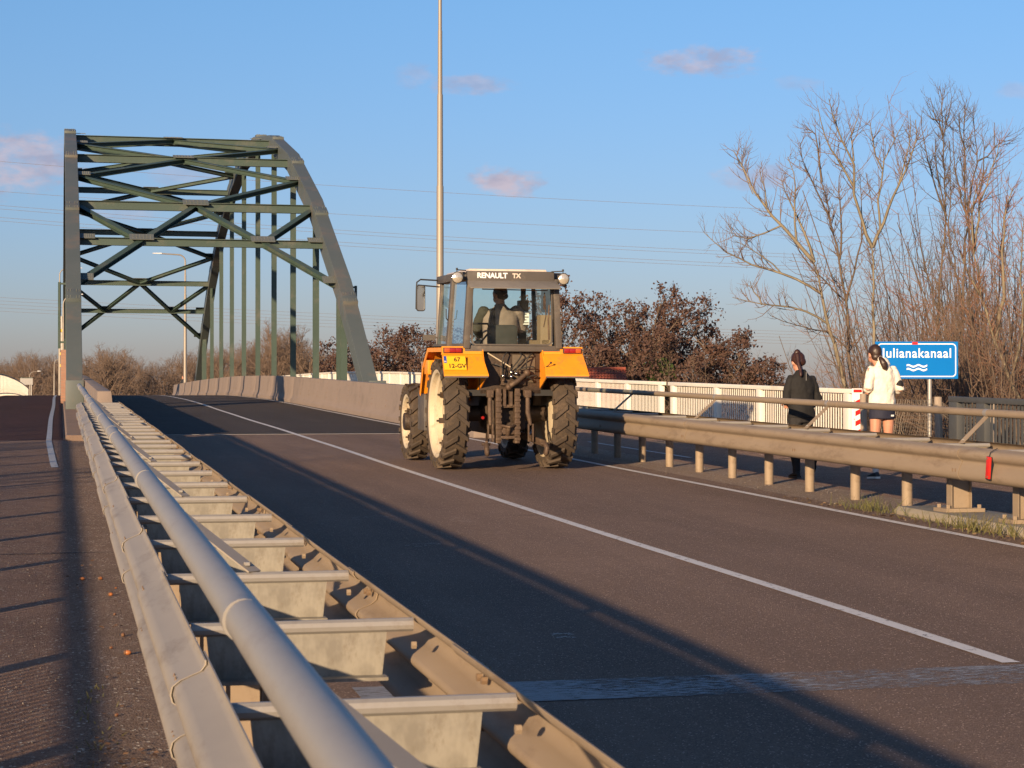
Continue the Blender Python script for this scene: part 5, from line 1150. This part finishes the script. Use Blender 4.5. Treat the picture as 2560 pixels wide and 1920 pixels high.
b = MB(); b.bb(.44, .60, -.5, -.3, 1.7, 2.12); b.bb(.46, .56, -.5, .6, 1.66, 1.78); cp_(b, 'side_console', material('tan_trim', (.28, .2, .13), .7))
b = MB(); b.lathe([(-.012, .19), (0, .205), (.012, .19), (0, .175)], 'z', 28, (0, 0, 0), True); b.tube([(0, 0, 0), (0, 0, -.45)], .025, 8); b.bar((-.18, 0, 0), (.18, 0, 0), .03, .012); o = cp_(b, 'steering_wheel', M['cabdark']); o.location = (-.02, .62, 1.78); o.rotation_euler = (rad(-25), 0, 0)
b = MB(); b.bb(-.45, .35, .72, .9, 1.1, 1.62); cp_(b, 'dashboard', M['cabdark'], bevel=.03)
# rear linkage
hit = empty('rear_hitch', (0, 0, 0)); hit.parent = trac
def hp_(mb, name, mat, **k): return mb.build(name, mat, hit, world=False, **k)
b = MB()
for x in (-.185, .075):
    b.bb(x - .035, x + .035, -.70, -.58, .38, 1.12)
    for k in range(9): b.bb(x - .042, x + .042, -.715, -.70, .42 + .075 * k, .455 + .075 * k)
hp_(b, 'drawbar_ladder', M['rust'], bevel=.005)
b = MB(); b.bb(-.16, .05, -.69, -.60, .50, .62); b.bb(-.2, .09, -.70, -.6, .44, .48); b.bb(-.15, .04, -.66, -.6, .86, .9); b.cyl((-.055, -.76, .6), (-.055, -.64, .44), .03, 10); b.tube([(-.15, -.7, .62), (-.055, -.8, .60), (.04, -.7, .62)], .02, 8); hp_(b, 'drawbar_coupling', M['rust'], bevel=.004)
for x in (-.1, -.01): b = MB(); b.bb(x - .02, x + .02, -.68, -.6, .88, 1.12); hp_(b, 'lift_strut', M['rust'])
b = MB(); b.bb(-.34, -.24, -.66, -.4, 1.02, 1.10); b.bb(.17, .27, -.66, -.4, 1.02, 1.10); b.cyl((-.36, -.45, 1.06), (.29, -.45, 1.06), .05, 12); hp_(b, 'lift_arms', M['rust'], bevel=.008)
for s, xt, xb_, xe in ((-1, -.30, -.30, -.40), (1, .225, .26, .41)):
    b = MB(); b.tube([(xt, -.64, 1.07), (xt, -.66, .98), (xt, -.67, .8), (xb_, -.69, .62)], [.026, .03, .034, .026], 10); b.bb(xt - .045, xt + .045, -.69, -.62, 1.0, 1.09)
    b.bar((xb_ - .03, -.69, .64), (xb_ - .03, -.70, .40), .018, .05); b.bar((xb_ + .03, -.69, .64), (xb_ + .03, -.70, .40), .018, .05); hp_(b, 'lift_rod', M['rust'], bevel=.004)
    b = MB(); b.bar((s * .20, -.05, .50), (xe, -.92, .38), .035, .085); b.tube([(xe, -.92, .38), (xe + s * .01, -.98, .32), (xe, -.97, .25)], .036, 10); b.ell((xe, -.96, .27), (.035, .055, .055)); b.cyl((xe - .06, -.9, .38), (xe + .06, -.9, .38), .02, 8); hp_(b, 'lower_link', M['rust'], bevel=.004)
    b = MB(); b.tube([(s * .24, -.3, .55), (xe - s * .05, -.72, .36)], .012, 6); hp_(b, 'check_chain', M['grease'])
b = MB(); b.tube([(-.06, -.74, 1.14), (.06, -.75, 1.22), (.19, -.72, 1.32)], [.034, .036, .03], 12); b.ell((-.06, -.74, 1.14), (.045, .045, .045)); b.ell((.2, -.72, 1.33), (.05, .05, .05)); hp_(b, 'top_link', M['rust'])
b = MB(); b.bb(-.16, .2, -.66, -.6, 1.16, 1.24); hp_(b, 'valve_block', M['grease'], bevel=.01)
for i, (x, z) in enumerate([(-.13, 1.30), (-.13, 1.24), (-.02, 1.29), (.0, 1.22), (.05, 1.33), (.1, 1.36), (-.02, 1.35)]):
    b = MB(); b.cyl((x, -.66, z), (x, -.73, z - .01), .022, 10); b.ell((x, -.735, z - .01), (.02, .014, .02)); hp_(b, 'hose_coupler', M['chrome' if i % 2 == 0 else 'rust'])
rr_ = random.Random(3)
for i, (x0, z0, x1, z1) in enumerate([(-.13, 1.32, -.05, 1.62), (-.02, 1.37, .12, 1.6), (.05, 1.35, .3, 1.55), (.1, 1.38, .34, 1.35), (.12, 1.3, .33, 1.2), (-.13, 1.26, -.28, 1.45), (.2, 1.34, .3, 1.6), (.14, 1.24, .36, 1.26)]):
    p = [(x0, -.68, z0)]
    for k in range(1, 7): t = k / 7; p.append((x0 + (x1 - x0) * t + .05 * math.sin(PI * t) * (1 if i % 2 else -1), -.68 - .06 * math.sin(PI * t), z0 + (z1 - z0) * t + .05 * math.sin(PI * t)))
    p.append((x1, -.61, z1)); b = MB(); b.tube(p, .009, 6); hp_(b, 'hydraulic_hose', M['cabdark'])
b = MB(); b.tube([(-.33, -.64, 1.60), (-.02, -.68, 1.41)], .009, 6); hp_(b, 'pale_rod', M['cream'])
for x in (-.14, -.02): b = MB(); b.cyl((x, -.64, 1.3), (x, -.65, 1.46), .016, 8); hp_(b, 'spool_cap', M['rust'])
b = MB(); b.bb(.02, .34, -.615, -.60, 1.2, 1.58); hp_(b, 'cover_panel', material('stained_panel', (.13, .1, .065), .7, col2=(.07, .055, .04), scale=7, amount=.4), bevel=.01)
b = MB(); b.tube([(.405, -.86, 1.40), (.44, -.93, 1.43), (.47, -.97, 1.47)], .006, 6); b.ell((.47, -.97, 1.47), (.016, .016, .016)); tp(b, 'fender_lever', M['cabdark'])
b = MB(); b.cyl((0, -.6, .6), (0, -.5, .6), .06, 14); hp_(b, 'power_take_off', M['grease'])
b = MB(); b.cyl((-.36, -.5, .72), (-.36, -.47, .72), .022, 8); hp_(b, 'red_cap', M['redlens'])
# ------------------------------------------------------------------ people
def loft(mb, secs, n=16):
    """closed body section: secs = [(centre, rx, ry, yaw)] stacked rings with horizontal-ish ellipses, capped"""
    vs, fs = [], []
    P_ = [Vector(s[0]) for s in secs]
    for i, s in enumerate(secs):
        t = (P_[min(i + 1, len(P_) - 1)] - P_[max(i - 1, 0)]).normalized(); yaw = s[3] if len(s) > 3 else 0
        a = Vector((math.cos(yaw), math.sin(yaw), 0)); a = (a - t * a.dot(t)).normalized(); b = t.cross(a)
        for k in range(n): an = 2 * PI * k / n; vs.append(P_[i] + a * (s[1] * math.cos(an)) + b * (s[2] * math.sin(an)))
    for i in range(len(secs) - 1):
        for k in range(n): fs.append((i * n + k, i * n + (k + 1) % n, (i + 1) * n + (k + 1) % n, (i + 1) * n + k))
    fs += [tuple(range(n - 1, -1, -1)), tuple((len(secs) - 1) * n + k for k in range(n))]
    mb.add(vs, fs); return mb
def cap(mb, pts, rr, n=12):
    """limb: tapered tube with rounded ends through joints"""
    pts = [Vector(p) for p in pts]; P_, r_ = [], []
    d0 = (pts[0] - pts[1]).normalized(); d1 = (pts[-1] - pts[-2]).normalized()
    for a in (80, 45): P_.append(pts[0] + d0 * rr[0] * math.sin(rad(a))); r_.append(rr[0] * math.cos(rad(a)))
    for i in range(len(pts)):
        P_.append(pts[i]); r_.append(rr[i])
        if i < len(pts) - 1: P_.append(pts[i].lerp(pts[i + 1], .5)); r_.append((rr[i] + rr[i + 1]) / 2 * 1.04)
    for a in (45, 80): P_.append(pts[-1] + d1 * rr[-1] * math.sin(rad(a))); r_.append(rr[-1] * math.cos(rad(a)))
    mb.tube(P_, r_, n); return mb
def fuse(mb, voxel=.012, smooth=4, noise=0, seed=0):
    me = bpy.data.meshes.new('fuse'); me.from_pydata(mb.v, [], mb.f); o = bpy.data.objects.new('fuse', me); C.objects.link(o)
    bm = bmesh.new(); bm.from_mesh(me); bmesh.ops.recalc_face_normals(bm, faces=bm.faces); bm.to_mesh(me); bm.free()
    m = o.modifiers.new('r', 'REMESH'); m.mode = 'VOXEL'; m.voxel_size = voxel
    s = o.modifiers.new('s', 'SMOOTH'); s.factor = .5; s.iterations = smooth
    if noise:
        tx = bpy.data.textures.new('folds', 'CLOUDS'); tx.noise_scale = .12; tx.noise_depth = 2
        d = o.modifiers.new('d', 'DISPLACE'); d.texture = tx; d.strength = noise; d.mid_level = .5; d.texture_coords = 'LOCAL'
    bpy.context.view_layer.update(); r = bpy.data.meshes.new_from_object(o.evaluated_get(bpy.context.evaluated_depsgraph_get()))
    bpy.data.objects.remove(o); r.shade_smooth(); r.materials.clear(); return r
def hand(mb, wrist, dr, palm_n, s=1., side=1):
    """palm, four fingers and a thumb, slightly curled"""
    w_ = Vector(wrist); d = Vector(dr).normalized(); nrm = Vector(palm_n); nrm = (nrm - d * nrm.dot(d)).normalized(); lat = d.cross(nrm) * side
    c = w_ + d * .05 * s; 
    for k in (-1, -.33, .33, 1): cap(mb, [w_ + d * .012 + lat * .018 * k, w_ + d * .085 * s + lat * .031 * k * s], [.016 * s, .015 * s], 8)
    for k, ln_ in ((-1.05, .062), (-.35, .075), (.35, .08), (1.05, .07)):
        a = w_ + d * .088 * s + lat * .031 * k * s; b = a + (d + nrm * .25) * ln_ * .45 * s; c = b + (d * .75 + nrm * .75) * ln_ * .35 * s; e = c + (d * .35 + nrm) * ln_ * .28 * s; cap(mb, [a, b, c, e], [.0092 * s, .0085 * s, .008 * s, .007 * s], 8)
    a = w_ + d * .03 * s + lat * .032 * s; b = a + (d * .7 + lat * .7 + nrm * .25) * .035 * s; c = b + (d + lat * .15 + nrm * .45) * .032 * s; cap(mb, [a, b, c], [.0125 * s, .0105 * s, .009 * s], 8)
def head(mb, c, tilt=0, yaw=0, s=1.):
    """skull, jaw, nose, ears, neck is added by the body"""
    Rm = Euler((tilt, 0, yaw)).to_matrix(); c = Vector(c); f = lambda x, y, z: c + Rm @ Vector((x, y, z)) * s
    mb.ell(f(0, -.012, .02), (.077 * s, .096 * s, .105 * s), (tilt, 0, yaw), 18, 12); mb.ell(f(0, .028, -.05), (.056 * s, .062 * s, .062 * s), (tilt, 0, yaw), 14, 9)
    cap(mb, [f(0, .085, .02), f(0, .104, -.018)], [.008 * s, .014 * s], 8); mb.ell(f(0, .085, -.052), (.024 * s, .012 * s, .009 * s), (tilt, 0, yaw), 10, 6); mb.ell(f(0, .078, .028), (.05 * s, .016 * s, .01 * s), (tilt, 0, yaw), 10, 6)
    for k in (-1, 1): mb.ell(f(k * .079, -.008, -.008), (.012 * s, .022 * s, .032 * s), (tilt, 0, yaw), 10, 7)
    return f
M['skin'] = material('skin', (.50, .25, .165), .5, col2=(.46, .22, .145), scale=9)
M['hair'] = material('dark_hair', (.022, .012, .009), .45, col2=(.045, .022, .014), scale=40, stretch=(1, 1, .15))
M['hair_red'] = material('auburn_hair', (.022, .009, .007), .5, col2=(.05, .017, .011), scale=40)
M['jacket'] = material('black_jacket', (.008, .0076, .0078), .85, col2=(.0105, .01, .01), scale=6, bump=.15, bscale=18)
M['trousers'] = material('black_trousers', (.013, .012, .013), .8)
M['sweater'] = material('white_sweater', (.78, .72, .62), .9, col2=(.72, .66, .56), scale=5, bump=.3, bscale=25)
M['shorts'] = material('navy_shorts', (.014, .016, .035), .8)
M['shoe'] = material('dark_shoe', (.02, .025, .035), .6); M['shoe_black'] = material('black_shoe', (.012, .012, .012), .6); M['sole'] = material('pale_sole', (.72, .72, .68), .6); M['sock'] = material('white_sock', (.7, .64, .58), .9)
M['shirt'] = material('taupe_shirt', (.25, .19, .16), .9, col2=(.28, .215, .18), scale=5, bump=.2, bscale=14); M['dungaree'] = material('navy_straps', (.016, .018, .026), .85); M['vest'] = material('olive_vest', (.05, .046, .035), .9)
def shoe(p, heel, toe, mat, up=(0, 0, 1), sc=1.):
    """heel and toe points on the sole"""
    h, t = Vector(heel), Vector(toe); d = (t - h).normalized(); u = Vector(up); u = (u - d * u.dot(d)).normalized(); a = d.cross(u); mb = MB(); sb = MB(); n = 16
    def ring(k, w_, z0, z1): return (h + d * (t - h).length * k, w_, z0, z1)
    rs_ = [ring(-.03, .022, .02, .06), ring(.05, .034, .02, .085), ring(.2, .036, .02, .095), ring(.4, .036, .02, .085), ring(.65, .044, .02, .062), ring(.85, .042, .02, .05), ring(1.0, .02, .02, .038)]
    vs, fs = [], []
    for c, w_, z0, z1 in rs_:
        for k in range(n): an = 2 * PI * k / n; vs.append(c + a * w_ * sc * math.cos(an) + u * ((z0 + z1) / 2 + (z1 - z0) / 2 * math.sin(an)) * sc)
    m_ = len(rs_); fs = [(i * n + k, i * n + (k + 1) % n, (i + 1) * n + (k + 1) % n, (i + 1) * n + k) for i in range(m_ - 1) for k in range(n)] + [tuple(range(n - 1, -1, -1)), tuple((m_ - 1) * n + k for k in range(n))]
    mb.add(vs, fs); mb.build('shoe', mat, p, world=False, smooth=60)
    out = [(-.06, 0), (-.045, .03), (.0, .036), (.35, .034), (.65, .047), (.88, .042), (1.03, .02), (1.05, 0), (1.03, -.02), (.88, -.042), (.65, -.047), (.35, -.034), (0, -.036), (-.045, -.03)]
    ln_ = (t - h).length; m_ = len(out); sb.add([h + d * ln_ * k + a * w_ * sc + u * z for z in (0, .026 * sc) for k, w_ in out], [tuple(range(m_ - 1, -1, -1)), tuple(range(m_, 2 * m_))] + [(i, (i + 1) % m_, (i + 1) % m_ + m_, i + m_) for i in range(m_)]); sb.build('sole', M['sole'] if mat != M['shoe_black'] else M['shoe_black'], p, world=False)
def person(loc, yaw, label, J, clothes, hairf, head_tilt=0, head_yaw=0, hs=1.):
    """J: joint positions, local; x right, y forward, z up from the ground"""
    rt = empty('person', loc, (0, 0, yaw), label=label, cat='person'); b = MB()
    f = head(b, J['head'], head_tilt, head_yaw, hs)
    cap(b, [J['neck'], Vector(J['head']) + Vector((0, -.02, -.06))], [.056, .052]); pv, ch = Vector(J['pelvis']), Vector(J['chest'])
    loft(b, [(pv + Vector((0, 0, -.1)), .12, .09), (pv, .155, .11), (pv.lerp(ch, .4), .125, .092), (pv.lerp(ch, .75), .145, .1), (ch, .155, .105), (ch + Vector((0, 0, .1)), .13, .085), (ch + Vector((0, 0, .16)), .07, .06)])
    for s in ('l', 'r'):
        cap(b, [J['sh_' + s], J['el_' + s], J['wr_' + s]], [.05, .038, .027]); cap(b, [J['hip_' + s], J['kn_' + s], J['an_' + s]], [.083, .054, .036]); kn, an = Vector(J['kn_' + s]), Vector(J['an_' + s]); bk = J.get('calf_' + s, Vector((0, -.03, 0)))
        b.ell(kn.lerp(an, .3) + Vector(bk), (.045, .045, .1), None, 10, 8)
        hand(b, J['wr_' + s], Vector(J['wr_' + s]) - Vector(J['el_' + s]), J.get('palm_' + s, (0, 0, -1)), 1, 1 if s == 'l' else -1)
        cap(b, [J['an_' + s], J['toe_' + s]], [.036, .03])
    mbuild('body', fuse(b, .0075, 3), M['skin'], rt)
    for nm, mb, mt, vx, nz in clothes(J): mbuild(nm, fuse(mb, vx, 4, nz), mt, rt)
    hairf(rt, f); return rt
def sleeve(mb, J, s, upto=1., r=(.07, .058, .045)):
    sh, el, wr = Vector(J['sh_' + s]), Vector(J['el_' + s]), Vector(J['wr_' + s]); cap(mb, [sh, el, el.lerp(wr, upto)], [r[0], r[1], r[2]])
def torso(mb, J, r, low, grow=0., hem=None):
    pv, ch = Vector(J['pelvis']), Vector(J['chest']); up = ch - pv
    secs = [(pv + Vector((0, 0, low)), r[0], r[0] * .74), (pv + Vector((0, 0, low * .4)), r[0] * .99, r[0] * .73), (pv.lerp(ch, .4), r[1], r[1] * .74), (pv.lerp(ch, .75), r[2], r[2] * .7), (ch + Vector((0, 0, .02)), r[2] * 1.02, r[2] * .68), (ch + Vector((0, -.005, .1)), r[2] * .86, r[2] * .58), (ch + Vector((0, -.005, .165)), .085, .08), (ch + Vector((0, 0, .2)), .065, .065)]
    loft(mb, secs, 20)
    for s in ('l', 'r'): cap(mb, [ch + Vector((0, 0, .085)), Vector(J['sh_' + s]) + Vector((0, 0, -.02))], [.07, .052])
# --- walker in black
def J1():
    return dict(head=(-.02, .07, 1.50), neck=(-.005, .01, 1.34), chest=(0, 0, 1.19), pelvis=(0, 0, .86), sh_l=(-.15, 0, 1.28), el_l=(-.225, -.02, 1.03), wr_l=(-.11, .22, .98), sh_r=(.15, 0, 1.28), el_r=(.235, -.01, 1.03), wr_r=(.2, .2, .92),
                hip_l=(-.085, 0, .82), kn_l=(-.085, .02, .44), an_l=(-.075, -.02, .085), toe_l=(-.08, .1, .03), hip_r=(.085, 0, .82), kn_r=(.075, .1, .45), an_r=(.055, -.22, .22), toe_r=(.055, -.2, .08))
def clothes1(J):
    j = MB(); torso(j, J, (.185, .165, .178), -.08)
    for s in 'lr': sleeve(j, J, s, 1.0, (.058, .053, .042))
    co = MB(); loft(co, [((0, .0, 1.33), .078, .075), ((0, .015, 1.40), .07, .068)])
    t = MB()
    loft(t, [((0, 0, .93), .15, .115), ((0, 0, .82), .17, .13), ((0, 0, .72), .15, .11)])
    for s in 'lr': cap(t, [J['hip_' + s], J['kn_' + s], J['an_' + s]], [.1, .07, .05])
    k = MB(); cap(k, [Vector(J['an_l']) + Vector((0, 0, .06)), J['an_l']], [.045, .044])
    return [('jacket', j, M['jacket'], .010, .032), ('collar', co, M['jacket'], .011, 0), ('trousers', t, M['trousers'], .012, .02), ('sock', k, M['sock'], .012, 0)]
def hair1(rt, f):
    b = MB(); b.ell(f(0, -.03, .038), (.088, .1, .1), None, 16, 10); b.ell(f(-.03, -.09, .10), (.045, .04, .045), None, 10, 7); b.ell(f(0, -.07, -.02), (.08, .05, .06), None, 12, 8)
    mbuild('hair', fuse(b, .01, 2, .02), M['hair_red'], rt)
    q = MB(); cap(q, [f(-.045, -.11, .06), f(-.07, -.12, -.06), f(-.06, -.13, -.16), f(-.075, -.135, -.24)], [.03, .028, .024, .014]); mbuild('braid', fuse(q, .008, 2, .02), M['hair_red'], rt)
p1 = at_d(2003, HORIZON, 25.2)
w1p = person((p1.x, p1.y, R(p1.y) - .01), .05, 'walker in a black jacket and trousers with auburn braided hair, head bowed', J1(), clothes1, hair1, rad(-22), .1)
shoe(w1p, (-.078, -.09, .012), (-.085, .15, .0), M['shoe_black']); shoe(w1p, (.055, -.31, .27), (.055, -.19, .06), M['shoe_black'], (0, .9, .45))
MB().box((.012, -.128, 1.32), (.006, .004, .11)).build('zip', M['steel'], w1p, world=False)
# --- runner in white
def J2():
    return dict(head=(-.095, .03, 1.605), neck=(-.045, -.0, 1.47), chest=(0, 0, 1.31), pelvis=(.0, 0, .96), sh_l=(-.155, 0, 1.405), el_l=(-.235, -.09, 1.16), wr_l=(-.15, .1, 1.15), sh_r=(.155, 0, 1.405), el_r=(.235, -.04, 1.15), wr_r=(.22, .17, 1.16),
                hip_l=(-.085, 0, .90), kn_l=(-.09, .02, .48), an_l=(-.1, -.03, .09), toe_l=(-.11, .1, .03), hip_r=(.085, 0, .90), kn_r=(.1, .02, .49), an_r=(.2, -.30, .30), toe_r=(.24, -.38, .17), calf_r=(0, -.02, -.03))
def clothes2(J):
    j = MB(); torso(j, J, (.185, .17, .178), .0)
    for s in 'lr': sleeve(j, J, s, .35, (.06, .06, .054))
    hd = MB(); loft(hd, [((-.0, -.03, 1.45), .11, .07), ((-.01, -.02, 1.50), .10, .075), ((-.015, 0, 1.535), .08, .07)])
    t = MB(); loft(t, [((0, 0, 1.02), .15, .115), ((0, 0, .92), .17, .135), ((0, 0, .82), .172, .14), ((0, .0, .775), .174, .14)], 20)
    ab = MB(); cap(ab, [Vector(J['sh_r']).lerp(Vector(J['el_r']), .66), Vector(J['sh_r']).lerp(Vector(J['el_r']), .8)], [.068, .067])
    k = MB(); cap(k, [Vector(J['an_l']) + Vector((0, .005, .07)), J['an_l']], [.042, .042])
    return [('sweater', j, M['sweater'], .010, .045), ('hood', hd, M['sweater'], .011, .02), ('shorts', t, M['shorts'], .011, .015), ('arm_band', ab, M['trousers'], .012, 0), ('sock', k, M['sock'], .012, 0)]
def hair2(rt, f):
    b = MB(); b.ell(f(0, -.022, .035), (.086, .102, .1), None, 16, 10); b.ell(f(0, -.06, -.03), (.075, .06, .06), None, 12, 8); mbuild('hair', fuse(b, .01, 2, .015), M['hair'], rt)
    q = MB(); cap(q, [f(.01, -.115, -.05), f(.03, -.15, -.11), f(.06, -.15, -.17), f(.09, -.14, -.205)], [.025, .045, .045, .02]); mbuild('ponytail', fuse(q, .008, 2, .03), M['hair'], rt)
    q = MB(); q.lathe([(-.01, .03), (0, .036), (.01, .03)], 'y', 14); o = q.build('hair_tie', M['sweater'], rt, world=False); o.location = f(.01, -.112, -.052)
p2 = at_d(2205, HORIZON, 25.1)
w2p = person((p2.x, p2.y, R(p2.y) - .01), .02, 'runner in a white sweater and navy shorts with a dark ponytail, beside the blue sign', J2(), clothes2, hair2, 0, .22)
shoe(w2p, (-.1, -.09, .012), (-.115, .16, .0), M['shoe']); shoe(w2p, (.20, -.36, .345), (.245, -.40, .13), M['shoe'], (0, .85, -.2))
MB().box((.085, -.13, .82), (.045, .004, .022), (0, 0, .25)).build('shorts_print', M['signwhite'], w2p, world=False)
# --- the driver
def J3():
    return dict(head=(0, .02, .79), neck=(0, -.02, .63), chest=(0, -.02, .46), pelvis=(0, 0, .11), sh_l=(-.20, -.02, .57), el_l=(-.26, .08, .34), wr_l=(-.16, .36, .26), sh_r=(.20, -.02, .57), el_r=(.28, .08, .32), wr_r=(.14, .36, .26),
                hip_l=(-.1, .02, .08), kn_l=(-.14, .42, .12), an_l=(-.15, .50, -.30), toe_l=(-.15, .6, -.35), hip_r=(.1, .02, .08), kn_r=(.14, .42, .12), an_r=(.15, .50, -.30), toe_r=(.15, .6, -.35), calf_l=(0, -.02, 0), calf_r=(0, -.02, 0), palm_l=(0, 1, 0), palm_r=(0, 1, 0))
def clothes3(J):
    j = MB(); torso(j, J, (.205, .205, .215), -.05); sleeve(j, J, 'r', 1., (.085, .07, .05))
    v = MB(); sleeve(v, J, 'l', 1., (.074, .064, .05))
    sd = MB(); loft(sd, [((-.125, -.075, .2), .045, .1), ((-.125, -.08, .45), .045, .1), ((-.11, -.06, .6), .035, .07)])
    co = MB(); loft(co, [((0, -.015, .60), .085, .08), ((0, -.01, .665), .066, .066)])
    t = MB()
    for s in 'lr': cap(t, [J['hip_' + s], J['kn_' + s], J['an_' + s]], [.11, .085, .06])
    return [('shirt', j, M['shirt'], .012, .02), ('vest', v, M['vest'], .012, .02), ('strap', sd, M['dungaree'], .012, 0), ('collar', co, M['shirt'], .011, 0), ('trousers', t, M['trousers'], .013, 0)]
def hair3(rt, f):
    b = MB(); b.ell(f(0, -.02, .04), (.083, .102, .092), None, 16, 10); b.ell(f(0, -.055, -.015), (.074, .052, .055), None, 12, 8); mbuild('hair', fuse(b, .01, 2, 0), M['hair'], rt)
drv = person((TX + .02, TY + .12, R(TY) + 1.60), .05, 'tractor driver in a taupe shirt with short black hair, seen from behind', J3(), clothes3, hair3, 0, .35, 1.05)
drv.scale = (1.2, 1.12, 1.03)
for s in (-1, 1): shoe(drv, (s * .15, .46, -.40), (s * .15, .70, -.40), M['shoe_black'])
# --- distant walker behind the end of the barrier
def clothes4(J):
    r = clothes1(J); return [(a, b, M['dungaree'] if a == 'jacket' else c, .02, 0) for a, b, c, d_, e in r]
p4 = at_d(459, HORIZON, 143); person((p4.x, p4.y, R(p4.y) - .02), .3, 'distant walker in dark clothes, head showing over the far end of the barrier', J1(), clothes4, hair1, 0, 2.0)
print('objects', len(bpy.data.objects))
